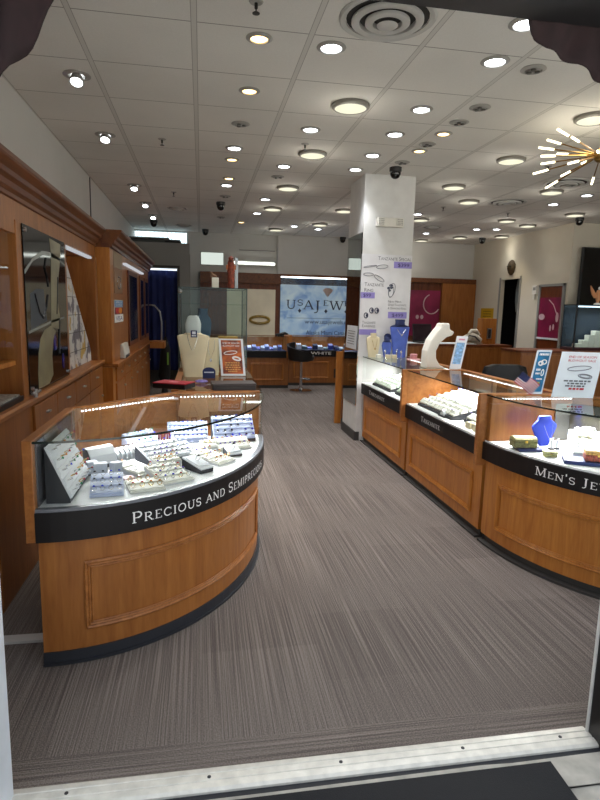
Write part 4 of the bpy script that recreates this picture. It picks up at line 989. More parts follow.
# flag
fl = thing('flag', 'small american flag leaning on the right counter edge', 'flag', (1.915,3.205,TZ+.001))
MB().cyl((1.915,3.205,TZ+.001), (1.948,3.205,1.105), .003, 8).build('stick', pbr('stick', 'b08a5a', .5), fl)
FW, FRD, FB = pbr('flag_white', 'd8d6d8', .9, spec=.1), pbr('flag_red', 'a80f28', .9, spec=.1), pbr('flag_blue', '1a2250', .9, spec=.1)
P0 = Vector((1.946,3.202,1.105)); Uf = Vector((.115,-.02,-.082)); Vf = Vector((-.055,.0,-.064))
def fp(u, v): return tuple(P0+Uf*u+Vf*v+Vector((0,1,0))*.012*sin(u*7+v*2)*u)
mb = MB()
for j in range(13):
    mb.m = 1 if j % 2 == 0 else 0
    for i in range(14):
        u0, u1 = i/14, (i+1)/14
        if j < 7 and u1 <= .44: continue
        mb.add([fp(u0,j/13), fp(u1,j/13), fp(u1,(j+1)/13), fp(u0,(j+1)/13)], [(0,1,2,3)])
o = mb.build('stripes', [FW, FRD], fl); o.modifiers.new('s', 'SOLIDIFY').thickness = .001
mb = MB()
for i in range(6): mb.add([fp(i/14,0), fp((i+1)/14,0), fp((i+1)/14,7/13), fp(i/14,7/13)], [(0,1,2,3)])
o = mb.build('canton', FB, fl); o.modifiers.new('s', 'SOLIDIFY').thickness = .001
mb = MB()
for i in range(5):
    for j in range(4):
        p = Vector(fp(.05+i*.08,.06+j*.12))+Vector((0,-.0018,0))
        mb.add([tuple(p+Vector((.0022*cos(pi/2+k*pi/5)*(1 if k % 2 == 0 else .45),0,.0022*sin(pi/2+k*pi/5)*(1 if k % 2 == 0 else .45)))) for k in range(10)], [tuple(range(10))])
mb.build('star', FW, fl)
# busts by the pillar
bust('cream necklace bust in front of the pillar', 1.825, 5.93, TOP, 0, .26, .155, CREAM, None, prof=[(0,.33),(.3,.40),(.6,.48),(.78,.50),(.83,.4),(.87,.22),(.93,.2),(1.0,.21)])
necklace('gold chain with drop on the cream bust by the pillar', 1.83, 5.92, TOP, 0, .26, .155, .36, GOLD, GOLD)
bust('small blue bust with black neck before the pillar', 1.968, 5.90, TOP, 0, .22, .12, BLUEV, BLUEVD, prof=[(0,.25),(.3,.38),(.6,.48),(.75,.42),(.8,.3),(.85,.26),(.93,.28),(1.0,.26)])
bust('tall blue bust with navy neck beside the pillar', 2.13, 5.96, TOP, 0, .41, .225, BLUEV, BLUEVD, prof=[(0,.30),(.3,.36),(.6,.45),(.80,.50),(.83,.44),(.86,.24),(.92,.22),(.97,.24),(1.0,.24)])
necklace('silver flower necklace on the tall blue bust', 2.13, 5.945, TOP, 0, .41, .225, .14, SILVER, SILVER, .004)
t = thing('watch', 'round navy watch face standing between the blue busts', 'watch', (2.01,5.99,TOP))
MB().cyl((2.015,6.02,TOP+.215), (2.015,6.04,TOP+.215), .04, 20).build('face', BLUEVD, t); MB().cyl((2.015,6.03,TOP), (2.015,6.03,TOP+.18), .006, 8).build('stand', RUB, t)
for i, (x, y, mt, lab) in enumerate(((1.86,5.84,CREAMW,'white cube at the foot of the cream bust'),(1.95,5.80,CREAM,'left pale yellow cube below the small blue bust'),(2.02,5.80,CREAM,'right pale yellow cube below the small blue bust'))):
    single(MB().box(x-.025,y-.025,TOP,x+.025,y+.025,TOP+.04), 'display_cube', lab, 'jewellery display', mt, (x,y,TOP), bevel=.004)
t = thing('bow_box', 'pink bowl on a pink saucer beside the tall blue bust', 'bowl', (2.20,5.70,TOP))
MB().lathe([(.07,.0),(.075,.006),(.02,.010)], (2.20,5.70,TOP), 20).build('saucer', pbr('pale_pink', 'd8a9ae', .5), t, smooth=True); MB().lathe([(.035,.011),(.038,.055),(.030,.06)], (2.20,5.70,TOP), 18).build('bowl', pbr('pink', 'd08f94', .5), t, smooth=True)
for i, (x, y) in enumerate(((1.905,5.76),(2.06,5.84),(2.07,5.73))):
    t = thing('earring_stand', ['left silver figure stand before the small blue bust','middle silver figure stand between the blue busts','right silver figure stand before the tall blue bust'][i], 'jewellery display', (x,y,TOP), 0, 'silver figure stands')
    MB().lathe([(.018,0),(.018,.004),(.004,.008),(.004,.06),(.012,.075),(.003,.095)], (x,y,TOP), 12).build('post', SILVER, t, smooth=True)
t = thing('jewellery_figurine', 'low white ornament behind the pink bowl', 'ornament', (2.26,5.25,TOP))
MB().lathe([(.06,0),(.065,.01),(.03,.02),(.025,.035),(.005,.05)], (2.25,5.35,TOP), 16).build('body', CREAMW, t, smooth=True); MB().tube([(2.22,5.35,TOP+.03),(2.19,5.35,TOP+.05),(2.18,5.34,TOP+.04)], .008, 8).build('handle', CREAMW, t, smooth=True)

# ------------------------------------------------------------------ counter past the pillar
r0 = thing('display_counter', 'wooden counter past the pillar with a tall end post', 'display counter', (2.0,7.8,0))
MB().box(1.80, 7.12, .055, 2.3, 7.5, .535).build('base_cabinet', WOOD, r0)
MB().box(1.815, 7.12, .001, 2.3, 7.5, .055).build('kick_plate', KICKG, r0)
MB().box(1.77, 7.12, .545, 1.82, 7.5, .665).build('label_band', BLACK, r0)
MB().box(1.78, 7.12, .60, 2.3, 7.5, .664).build('display_deck', WHITE, r0)
MB().box(1.775, 7.12, .666, 1.781, 7.5, .947).build('glass_front', GLASS, r0)
MB().box(1.775, 7.12, .947, 2.3, 7.5, .955).build('glass_top', GLASST, r0)
MB().box(1.70, 7.07, .0, 1.78, 7.118, .93).build('end_post', WOODL, r0, bevel=.004)
MB().box(1.78, 7.08, .5, 2.3, 7.119, .96).build('end_panel', WOOD, r0)
t, c = slantcard('sale_sign', 'white printed sheet on the mirrored left face of the pillar', ((1.694,6.60,1.02),(1.694,6.16,1.02),(1.694,6.14,1.27),(1.694,6.56,1.28)))
mb = MB(); c.rect(mb, 0,0,1,1,-.003,.005); mb.build('card', PAPER, t)
mb = MB()
for k in range(6): dashes(c, mb, .2+k*.11, .03, .15, .85, 40+k)
mb.build('print_line', GREYINK, t)

# ------------------------------------------------------------------ left wall cabinets
def crown(xf, y0, y1, parent, xw=-1.245):
    pr = [(xw,1.97),(xf,1.97),(xf+.012,1.975),(xf+.012,1.995),(xf+.03,2.01),(xf+.038,2.035),(xf+.06,2.05),(xf+.066,2.07),(xf+.095,2.10),(xf+.10,2.11),(xf+.10,2.13),(xw,2.13)]
    MB().prism_y(pr, y0, y1).build('crown_moulding', CROWN, parent)
lc1 = thing('wall_cabinet', 'long wooden wall cabinet with drawers, black poster and map niche at the left', 'cabinet', (-1.08,4.2,0))
XA, XU = -.92, -.955
MB().box(-1.245, 2.69, .0, XA, 5.60, .90).build('base_cabinet', WOOD, lc1)
MB().prism_y([(-1.245,.90),(XA,.90),(XA+.022,.905),(XA+.026,.925),(XA+.018,.938),(-1.245,.938)], 2.69, 5.60).build('ledge', WOODX, lc1)
KN = pbr('knob_steel', 'b9b6ae', .3, .9)
for k, (a, b) in enumerate(((3.30,3.80),(3.81,4.35),(4.36,4.90),(4.91,5.48))):
    o = MB().box(XA-.01, a, .73, XA+.014, b, .885).build('drawer', WOOD, lc1, bevel=.004)
    MB().lathe([(.014,0),(.010,.004)], (0,0,0), 12) if False else None
    mb = MB(); mb.tube([(XA+.014,(a+b)/2-.02,.815),(XA+.03,(a+b)/2-.02,.815),(XA+.03,(a+b)/2+.02,.815),(XA+.014,(a+b)/2+.02,.815)], .006, 8); mb.build('handle', KN, o, smooth=True)
    o = MB().box(XA-.01, a, .08, XA+.012, b, .715).build('door', WOOD, lc1, bevel=.004)
    MB().ball((XA+.022,b-.05,.62), .011).build('knob', KN, o, smooth=True)
MB().box(-1.245, 2.69, .938, -1.225, 5.60, 1.97).build('back_panel', WOODL, lc1)
MB().box(-1.245, 2.69, 1.87, XU, 5.60, 1.97).build('header', WOOD, lc1)
for y0, y1, x1 in ((3.24,3.33,XU+.015),(4.29,4.38,XU+.01),(5.50,5.60,XU+.012)): MB().box(-1.225, y0, .938, x1, y1, 1.87).build('stile', WOOD, lc1, bevel=.003)
MB().box(-1.225, 2.69, 1.12, XU-.02, 3.24, 1.145).build('shelf', WOODL, lc1)
MB().box(-1.10, 2.69, .945, -1.08, 3.24, 1.12).build('niche_panel', WOOD, lc1)
MB().box(XU-.012, 2.69, 1.146, XU-.006, 3.24, 1.87).build('glass_door', GLASS, lc1)
MB().box(XU-.02, 2.69, 1.80, XU+.01, 3.24, 1.87).build('rail', WOOD, lc1)
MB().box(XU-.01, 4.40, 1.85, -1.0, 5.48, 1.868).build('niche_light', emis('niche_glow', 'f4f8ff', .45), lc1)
crown(XU, 1.9, 5.60, lc1)
mb = MB(); mb.cyl((XA+.03,3.21,.965), (XA+.03,3.36,.965), .008, 10); mb.cyl((XA+.03,3.27,.94), (XA+.03,3.27,.985), .011, 10)
single(mb, 'lock_bar', 'chrome lock bar on the ledge below the black poster', 'lock', STEEL, (XA+.03,3.28,.94), smooth=True)
# items in the near glass case
t = thing('display_stand', 'white oval display stand in the glass cabinet at the left edge', 'jewellery display', (-1.06,2.95,1.146))
MB().prism_x([(2.90+.11*cos(a),1.36+.16*sin(a)) for a in [2*pi*i/24 for i in range(24)]], -1.07, -1.05).build('oval_panel', PADW, t); MB().box(-1.10,2.86,1.146,-1.02,2.98,1.22).build('foot', BLUEVD, t)
loopm = MB().tube([(-1.045,2.92+.05*cos(a),1.33+.04*sin(a)) for a in [2*pi*i/18 for i in range(18)]], .004, 6, closed=True); loopm.build('bracelet', SILVER, t)
t = thing('frame_card', 'small pink picture card in the glass cabinet at the left edge', 'card', (-1.05,3.10,1.146))
MB().box(-1.055,3.05,1.146,-1.045,3.17,1.54).build('clear_sheet', pbr('clear_card', 'a58a72', .3), t); MB().box(-1.044,3.06,1.40,-1.042,3.16,1.53).build('print', pbr('dusty_pink', 'b0828e', .6), t)
t = thing('ring_tray', 'dark tray of silver jewellery on the ledge at the left edge', 'jewellery display', (-1.0,2.95,.94))
MB().box(-1.075,2.72,.9395,-.925,3.18,.965).build('tray_base', RUB, t); MB().box(-1.06,2.74,.965,-.94,3.16,.975).build('ring_pad', pbr('tray_silver', '8f8d88', .4, var=.8, vs=60), t)
# black glossy poster
po_ = thing('poster_panel', 'glossy black acrylic poster showing a draped beige figure with blue pendants', 'poster', (-.93,3.83,.945))
XP = -.934
MB().box(XP-.006, 3.335, .945, XP, 4.285, 1.865).build('acrylic_panel', pbr('gloss_black', '0a0a0b', .07, spec=.4), po_)
def yz(mb, pts, o=.0012): mb.sheet(pts, (XP+.0003,0,0), (0,1,0), (0,0,1), o)
mb = MB(); yz(mb, [(3.50,.955),(3.74,.955),(3.84,1.0),(3.83,1.12),(3.88,1.22),(3.95,1.27),(3.83,1.31),(3.68,1.29),(3.58,1.24),(3.53,1.16),(3.50,1.04)]); yz(mb, [(3.84,1.30),(4.05,1.28),(4.08,1.36),(4.02,1.48),(4.08,1.62),(4.16,1.76),(4.17,1.84),(3.88,1.85),(3.91,1.74),(3.88,1.58),(3.86,1.44)])
mb.build('figure_print', pbr('beige_print', '8a8468', .35, var=.3, vs=6), po_)
mb = MB(); yz(mb, [(3.335,1.60),(3.5,1.68),(3.7,1.73),(3.9,1.74),(4.1,1.73),(4.285,1.70),(4.285,1.715),(4.1,1.75),(3.9,1.765),(3.7,1.755),(3.5,1.70),(3.335,1.625)]); yz(mb, [(3.36,1.28),(3.9,1.33),(4.2,1.35),(4.2,1.36),(3.9,1.345),(3.36,1.295)])
mb.build('arch_reflection', pbr('reflection_grey', '8f9490', .25), po_)  # arch mirrored in the acrylic, drawn as flat grey shapes
mb = MB()
yz(mb, [(3.40,1.30),(3.42,1.50),(3.55,1.53),(3.70,1.53),(3.72,1.45),(3.75,1.34)], .0006)
mb.build('background_print', pbr('slate_print', '3a4046', .3, var=.3, vs=5), po_)
mb = MB()
for y, z in ((3.92,1.20),(4.13,1.06)): yz(mb, ell(y, z, .028, .052, 14), .002)
mb.build('pendant_print', pbr('pendant_blue', '2a2a86', .2), po_)
mb = MB()
for pts in ([(3.78,1.72),(3.74,1.66),(3.79,1.60),(3.81,1.55)],[(4.05,1.62),(4.02,1.5),(3.99,1.38)],[(3.50,1.50),(3.58,1.40),(3.66,1.36),(3.74,1.42),(3.79,1.5)],[(4.06,1.34),(4.03,1.22),(4.02,1.12)]): mb.tube([(XP+.002,y,z) for y, z in pts], .005, 6)
mb.build('necklace_print', pbr('chain_print', '1c1c20', .3), po_)
mb = MB()
for y, z in ((3.36,.975),(3.36,1.835),(4.26,.975),(4.26,1.835)): mb.cyl((XP,y,z), (XP+.012,y,z), .012, 12)
mb.build('standoff', STEEL, po_)
# map sheet
def map_mat():
    m, nt, N, L = newmat('map_print'); o = N.new('ShaderNodeOutputMaterial'); p = N.new('ShaderNodeBsdfPrincipled'); L.new(p.outputs[0], o.inputs[0])
    tc = N.new('ShaderNodeTexCoord'); nz = N.new('ShaderNodeTexNoise'); nz.inputs['Scale'].default_value = 5.5; nz.inputs['Detail'].default_value = 6; L.new(tc.outputs['Object'], nz.inputs['Vector'])
    r = N.new('ShaderNodeValToRGB'); e = r.color_ramp.elements; e[0].position = .40; e[0].color = lin('77727c'); e[1].position = .60; e[1].color = lin('c9a85e')
    for q, cc_ in ((.44,'8a8690'),(.45,'dcdad8'),(.575,'dcdad8')): x = e.new(q); x.color = lin(cc_)
    L.new(nz.outputs['Fac'], r.inputs[0]); L.new(r.outputs[0], p.inputs['Base Color']); p.inputs['Roughness'].default_value = .5
    return m
mp_ = thing('wall_map', 'slanted white map sheet in the niche right of the black poster', 'map', (-.99,4.9,.945))
MP = [(4.385,.942),(5.47,.942),(5.45,1.05),(4.56,1.80),(4.385,1.862)]
MB().sheet(MP, (-1.0,0,0), (0,1,0), (0,0,1), .005).build('map_sheet', map_mat(), mp_)
mb = MB()
for z in (1.07,1.22,1.36,1.5,1.64): ymax = min(5.46, 4.56+(1.80-z)*1.19); mb.box(-.9949,4.39,z,-.994,ymax,z+.004)
for y in (4.56,4.78,5.0,5.22): zmax = 1.80-(y-4.56)/1.19; mb.box(-.9949,y,.95,-.994,y+.004,zmax)
mb.build('grid_line', pbr('map_line', '4a4640', .6), mp_)
# far cabinet
lc2 = thing('wall_cabinet', 'far wooden wall cabinet with dark glass doors before the blue curtain', 'cabinet', (-1.02,7.6,0))
XC, Y2 = -.80, 9.5
MB().box(-1.245, 5.781, 0, XC-.035, Y2, .86).build('base_cabinet', WOOD, lc2)
MB().box(-1.245, 5.62, .861, XC+.02, Y2, .894).build('ledge', WOODX, lc2, bevel=.004)
MB().box(-1.245, 5.62, .895, -.83, 5.78, 1.97).build('pilaster', WOODL, lc2, bevel=.003)
MB().box(-1.245, 5.62, 0, -.83, 5.78, .86).build('pilaster', WOODL, lc2, bevel=.003)
MB().box(-1.245, 5.78, .895, XC-.03, Y2, 1.97).build('upper_cabinet', WOOD, lc2)
crown(XC-.02, 5.62, Y2, lc2)
for k in range(6):
    a = 5.82+k*.61
    o = MB().box(XC-.036, a, .70, XC-.02, a+.58, .84).build('drawer', WOOD, lc2, bevel=.003); MB().ball((XC-.01,a+.29,.77), .013).build('knob', KN, o, smooth=True)
    o = MB().box(XC-.036, a, .08, XC-.02, a+.58, .68).build('door', WOOD, lc2, bevel=.003); MB().ball((XC-.01,a+.52,.60), .013).build('knob', KN, o, smooth=True)
DG = pbr('dark_blue_glass', '0d1a3a', .08, spec=.8)
for a, b in ((6.85,7.75),(8.1,8.6),(8.75,9.3)):
    o = MB().box(XC-.029, a, .98, XC-.012, b, 1.84).build('glass_door', WOODD, lc2); MB().box(XC-.0119, a+.06, 1.03, XC-.010, b-.06, 1.79).build('pane', DG, o)
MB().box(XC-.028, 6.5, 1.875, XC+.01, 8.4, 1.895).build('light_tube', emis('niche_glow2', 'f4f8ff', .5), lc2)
t = thing('wall_poster', 'beige ring poster on the far cabinet above the card logos', 'poster', (XC-.028,6.15,1.55))
MB().box(XC-.0295, 5.86, 1.86, XC-.026, 6.45, 2.02).build('upper_sheet', pbr('tan_sheet', '8f6a4a', .5), t) if False else MB().box(XC-.0295, 5.84, 1.56, XC-.026, 6.42, 1.80).build('lower_sheet', pbr('tan_sheet', '8f6a4a', .5), t)
MB().box(XC-.0295, 5.84, 1.81, XC-.026, 6.42, 1.96).build('upper_sheet', pbr('tan_sheet2', '9a8468', .5), t)
MB().tube([(XC-.024,6.15+.12*cos(a),1.67+.06*sin(a)) for a in [2*pi*i/20 for i in range(20)]], .006, 6, closed=True).build('ring_picture', SILVER, t)
# payment card sticker
t = thing('card_sign', 'payment card logo sticker on the far cabinet', 'sign', (XC-.028,6.08,1.28))
XS = XC-.0285
MB().box(XS, 5.80, 1.275, XS+.003, 6.42, 1.495).build('backing', PAPER, t)
MB().box(XS+.003, 5.81, 1.43, XS+.004, 6.41, 1.49).build('blue_panel', pbr('card_blue', '5a8ac0', .5), t)
MB().box(XS+.003, 5.81, 1.355, XS+.004, 6.41, 1.425).build('brown_panel', pbr('card_brown', '7a2a22', .5), t)
for y, mt, d in ((6.02, pbr('card_red_disc','c8202c',.5), 0), (6.2, pbr('card_orange','e0901e',.5), .0006)): MB().sheet(ell(y,1.39,.13,.032,18), (XS+.0042+d,0,0), (0,1,0), (0,0,1), .0006).build('disc', mt, t)
MB().box(XS+.003, 5.81, 1.28, XS+.004, 6.41, 1.35).build('white_panel', LETTER, t)
mb = MB(); text(mb, 'VISA', (XS+.0045,5.88,1.292), (0,1,0), (0,0,1), .045, .46, bold=.03); mb.build('lettering', pbr('visa_blue', '1a2f86', .5), t)
words(t, LETTER, 'AMERICAN', (XS+.0045,5.88,1.463), (0,1,0), (0,0,1), .02, .46); words(t, LETTER, 'EXPRESS', (XS+.0045,5.88,1.438), (0,1,0), (0,0,1), .02, .46)
t = thing('card_terminal', 'white card terminal on the far cabinet ledge below the logos', 'card terminal', (XC-.05,6.4,.896))
MB().prism_y([(-.84,.896),(-.78,.896),(-.78,.94),(-.80,1.04),(-.83,1.05)], 6.15, 6.55).build('body', pbr('offwhite_plastic', 'c9c5bb', .5), t, bevel=.01); MB().box(-.785,6.2,.90,-.778,6.5,.93).build('slot', KICK, t)
t = thing('wooden_tray', 'wooden tray with curved metal lamp arm at the far cabinet end', 'tray', (-.66,9.3,.86))
MB().box(XC+.021, 9.05, .80, -.56, 9.45, .90).build('tray_box', WOODL, t, bevel=.004); MB().tube([(-.62,9.3,.90),(-.615,9.3,1.2),(-.64,9.3,1.36),(-.72,9.3,1.45),(-.80,9.3,1.46)], .012, 8).build('lamp_arm', STEEL, t, smooth=True)
for i, (x, y, lab) in enumerate(((-.60,9.62,'tall black umbrella leaning against the far cabinet end'),)):
    t = thing('umbrella', lab, 'umbrella', (x,y,0))
    MB().tube([(x,y,.14),(x+.0,y,.30),(x+.02,y,.75),(x+.02,y,.95)], [.03,.10,.08,.02], 10).build('canopy', RUBM, t, smooth=True); MB().tube([(x+.02,y,.95),(x+.02,y,1.22)], .008, 8).build('shaft', RUB, t); MB().box(x+.05,y-.105,.50,x+.075,y-.09,.70).build('green_tag', pbr('lime_tag', '6f9a3a', .6), t)
    MB().lathe([(.14,0.001),(.13,.02),(.06,.03),(.04,.14)], (x,y,0), 16).build('stand', RUB, t, smooth=True)
# cable on wall
single(MB().tube([(-1.243,7.1,2.87),(-1.243,7.1,2.40),(-1.24,7.12,2.25),(-1.235,7.2,2.135)], .006, 6), 'wall_cable', 'thin dark cable down the white left wall', 'cable', KICK, (-1.24,7.1,2.13))
struct(MB().box(-.915, 2.42, .0005, -.66, 2.475, .012), 'trim_8', pbr('strip_white', 'c2c0bc', .5), 'white floor strip between cabinet and curved counter')

# ------------------------------------------------------------------ back partition, curtain, window
mb = MB(); mb.box(-1.25, 10.5, 2.15, -.2, 10.62, 2.54); mb.box(-1.25, 10.5, 0, -.98, 10.62, 2.15); mb.box(-.37, 10.5, 0, -.2, 10.62, 2.15)
struct(mb, 'wall_partition', GREYP, 'grey partition wall around the curtained doorway')
mb = MB(); mb.box(-.98, 10.47, 0, -.94, 10.63, 2.15); mb.box(-.41, 10.47, 0, -.37, 10.63, 2.15); mb.box(-.94, 10.47, 2.11, -.41, 10.63, 2.15)
struct(mb, 'door_1', pbr('dark_bronze', '3b3936', .5), 'dark metal frame of the curtained doorway')
mb = MB(); n = 30; vs = []
for j in range(13):
    for i in range(n+1): vs.append((-.93+.51*i/n, 10.55+.02*sin(i*.9)+.008*sin(i*.37+j*.4), .30+(2.07-.30)*j/12))
mb.add(vs, [(j*(n+1)+i, j*(n+1)+i+1, (j+1)*(n+1)+i+1, (j+1)*(n+1)+i) for j in range(12) for i in range(n)])
o = single(mb, 'curtain', 'dark navy blue curtain hanging in the back left doorway', 'curtain', pbr('navy_curtain', '16245c', .8, var=.2, vs=5), (-.68,10.55,.30), smooth=True); o.modifiers.new('s','SOLIDIFY').thickness = .004
t = thing('tube_light', 'white fluorescent tube across the top of the blue curtain', 'light', (-.67,10.52,2.09))
MB().box(-.93,10.48,2.065,-.42,10.50,2.095).build('tube', emis('tube_glow', 'dfeaf5', 1.6), t)
MB().box(-.94,10.485,2.095,-.41,10.50,2.109).build('fitting', TRIMW, t)
struct(MB().box(-1.23, 11.62, 2.58, -.27, 11.65, 2.85), 'window_2', emis('daylight_pane', 'cfe8f0', 2.2), 'high daylight window above the partition')
mb = MB()
for i in range(12): mb.box(-1.2+i*.08, 11.585, 2.585, -1.192+i*.08, 11.6, 2.85)
struct(mb, 'window_3', pbr('blind', 'b8ccd2', .6), 'pale vertical bars of the high window')
t = thing('roll_bundle', 'rolled dark sheets lying on top of the grey partition', 'rolls', (-.75,10.56,2.54))
MB().tube([(-1.2,10.56,2.572),(-.36,10.56,2.572)], .03, 12).build('roll', pbr('grey_roll', '4e5250', .6), t, smooth=True); MB().box(-1.22,10.51,2.603,-.55,10.60,2.625).build('board', pbr('pale_board', '7c8280', .6), t); MB().box(-.62,10.505,2.541,-.34,10.525,2.575).build('sheet', RUB, t)
# glimpse of back area wall below curtain
struct(MB().box(-1.25, 11.0, 0, -.2, 11.05, 2.4), 'wall_storeroom', pbr('store_paint', '6f6e68', .8), 'storeroom wall behind the curtain')
# wooden panelling on the back wall
bp = thing('wall_panelling', 'dark wooden wall panelling framing the lit signs on the back wall', 'panelling', (1.8,11.55,0))
MB().box(-.02, 11.5, .0, 3.9, 11.595, 1.92).build('panel', WOODD, bp)
MB().box(-.02, 11.44, 1.92, 3.9, 11.595, 2.13).build('cornice', CROWN, bp, bevel=.01)
# shop sign: glow added to its print stands in for light from above
def sky_print():
    m, nt, N, L = newmat('sign_print'); o = N.new('ShaderNodeOutputMaterial'); p = N.new('ShaderNodeBsdfPrincipled'); L.new(p.outputs[0], o.inputs[0])
    tc = N.new('ShaderNodeTexCoord'); nz = N.new('ShaderNodeTexNoise'); nz.inputs['Scale'].default_value = 2.6; nz.inputs['Detail'].default_value = 3; nz.inputs['Distortion'].default_value = 1.2; L.new(tc.outputs['Object'], nz.inputs['Vector'])
    r = N.new('ShaderNodeValToRGB'); e = r.color_ramp.elements; e[0].position = .35; e[0].color = lin('6d8fbe'); e[1].position = .7; e[1].color = lin('b4c8d2'); x = e.new(.52); x.color = lin('97b3cc')
    L.new(nz.outputs['Fac'], r.inputs[0]); L.new(r.outputs[0], p.inputs['Base Color']); L.new(r.outputs[0], p.inputs['Emission Color']); p.inputs['Emission Strength'].default_value = .26; p.inputs['Roughness'].default_value = .25
    return m
sg = thing('shop_sign', 'blue USA JEWELS shop sign with an added faint glow on the back wall', 'sign', (2.3,11.45,.55))
SY = 11.44
MB().box(1.56, SY, .55, 3.45, 11.499, 2.06).build('sign_panel', sky_print(), sg)
MB().box(1.56, SY-.01, 2.06, 3.45, 11.499, 2.085).build('top_light', emis('sign_top', 'e2f3f5', 5), sg)
FY = SY-.002
def ltr(s, x0, x1, z, h):
    mb = MB(); vs, fs, w = serif_glyph(s, .95); mb.add([(x0+vx/w*(x1-x0), FY, z+vy*h) for vx, vy in vs], fs); mb.build('letter', INK, sg)
for s, x0, x1, z, h in (('U',1.68,1.87,1.45,.18),('S',1.90,2.02,1.52,.12),('A',2.03,2.23,1.45,.18),('J',2.24,2.37,1.40,.23),('E',2.43,2.54,1.53,.11),('W',2.56,2.86,1.45,.18),('E',2.87,2.97,1.53,.11),('L',3.0,3.13,1.45,.18),('S',3.15,3.26,1.52,.12)): ltr(s, x0, x1, z, h)
for x in (1.95, 2.49, 2.91): MB().sheet([(0,-.045),(.034,0),(0,.045),(-.034,0)], (x,FY,1.42), PU, PV, -.001).build('diamond', INK, sg)
words(sg, INK, 'www.usajewels.com', (2.06,FY,1.165), PU, PV, .085, 1.03); words(sg, INK, 'Alaska Miami Canada', (2.09,FY,.945), PU, PV, .085, .90)
MB().box(1.7, FY-.001, 1.27, 3.3, FY, 1.276).build('divider_line', INK, sg)
mb = MB(); mb.sheet([(-.11,.05),(-.06,.09),(.06,.09),(.11,.05),(0,-.09)], (2.52,FY,1.79), PU, PV, -.001); mb.build('gem_emblem', pbr('gem_pink', 'c9b5ae', .5), sg)
cp = thing('poster_panel', 'cream poster of a gold ring left of the shop sign', 'poster', (1.05,11.48,.5))
MB().box(.50, 11.47, .50, 1.46, 11.499, 1.82).build('panel', pbr('cream_print', 'cfc6ae', .4, emit='cfc6ae', es=.12, var=.12, vs=3), cp)
MB().tube([(1.15+.19*cos(a),11.462,1.22+.07*sin(a)) for a in [2*pi*i/24 for i in range(24)]], .028, 8, closed=True).build('ring_picture', pbr('gold_print', '9a8030', .4, var=.4, vs=30), cp, smooth=True)
c = Card((.5,11.47,.5), (.96,0,0), (0,0,1.32)); mb = MB(); dashes(c, mb, .08, .03, .30, .9, 77, .002); mb.build('print_line', GREYINK, cp)
t = thing('wall_light', 'white emergency light high on the back wall', 'emergency light', (1.98,11.59,2.33))
MB().box(1.84, 11.545, 2.285, 2.12, 11.599, 2.375).build('housing', pbr('warm_white_plastic', 'd6d4cc', .5), t, bevel=.01); MB().box(1.90, 11.543, 2.31, 2.06, 11.545, 2.35).build('lens', pbr('lens_grey2', 'a9a8a4', .3), t)
struct(MB().box(1.50, 11.47, 2.13, 2.75, 11.6, CZ), 'pillar_back', PLASTER, 'white wall pier above the shop sign')
mb = MB(); mb.box(0.0, 11.585, 2.14, .45, 11.599, 2.48)
t = thing('wall_screen', 'pale backlit square on the wall above the glass case', 'light panel', (.22,11.59,2.3)); MB().box(.0, 11.58, 2.27, .43, 11.599, 2.50).build('panel', emis('pale_panel', 'd9e3da', .9), t, bevel=.002); MB().box(-.015, 11.585, 2.255, .445, 11.5995, 2.515).build('frame', TRIMW, t)
t = thing('wall_light', 'long fluorescent tube on top of the back panelling', 'light', (1.0,11.5,2.31)); MB().box(.60, 11.50, 2.30, 1.44, 11.53, 2.34).build('tube', emis('tube_glow2', 'e8efe6', 4), t); MB().box(.58, 11.53, 2.28, 1.46, 11.598, 2.37).build('fitting', TRIMW, t)
t = thing('wall_duct', 'pale rectangular access panel high on the back wall', 'panel', (.75,11.59,2.6)); MB().box(.75, 11.585, 2.58, 1.44, 11.599, 2.86).build('cover', PLASTER, t, bevel=.003); MB().box(.74, 11.56, 2.565, 1.45, 11.599, 2.58).build('ledge', GREYP, t)

# back counters
def back_counter(label, x0, x1, y, lettering=None):
    t = thing('display_counter', label, 'display counter', ((x0+x1)/2,y+.25,0), 0, 'back display counters')
    MB().box(x0, y, .055, x1, y+.5, .56).build('base_cabinet', WOOD, t); MB().box(x0, y+.01, .001, x1, y+.5, .055).build('kick_plate', KICKG, t)
    MB().box(x0, y-.02, .56, x1, y+.02, .68).build('label_band', BLACK, t); MB().box(x0, y, .62, x1, y+.5, .685).build('display_deck', BLUEVD, t)
    MB().box(x0, y-.01, .686, x1, y-.004, .932).build('glass_front', GLASS, t); MB().box(x0, y-.012, .932, x1, y+.47, .94).build('glass_top', GLASST, t); MB().box(x0, y+.47, .62, x1, y+.5, .945).build('back_rail', WOODX, t)
    for x in (x0, x1-.04): MB().box(x-.0, y-.04, .56, x+.05, y+.45, .96).build('divider_panel', WOODL, t, bevel=.004)
    n = 2; w = (x1-x0)/n
    for k in range(n):
        def fn(o, s, a=x0+k*w): return (a+s, y-o, 0)
        moulding(fn, .10, w-.10, .15, .46, WOODL, t)
    area('led_light', ((x0+x1)/2, y+.40, .92), x1-x0-.2, .02, 2.0, (radians(-25),0,0), (.9,.95,1))
    if lettering:
        mb = MB(); text(mb, lettering[0], (lettering[1],y-.0212,.60), PU, PV, .055, lettering[2]); mb.build('lettering', LETTER, t)
    return t
b1 = back_counter('back counter left of the bar stool with blue velvet displays', .0, 1.58, 10.35)
b2 = back_counter('back counter under the shop sign lettered WHITE', 1.64, 3.4, 10.72, ('WHITE', 2.06, .40))
MB().box(2.60, 10.695, .12, 2.84, 10.70, .68).build('knee_recess', RUBM, b2)
BLU = [pbr('blue_pad_a', '3c4fb4', .6), pbr('blue_pad_b', '6f86d6', .6), pbr('blue_pad_c', 'a4b4e6', .6)]
k = 0
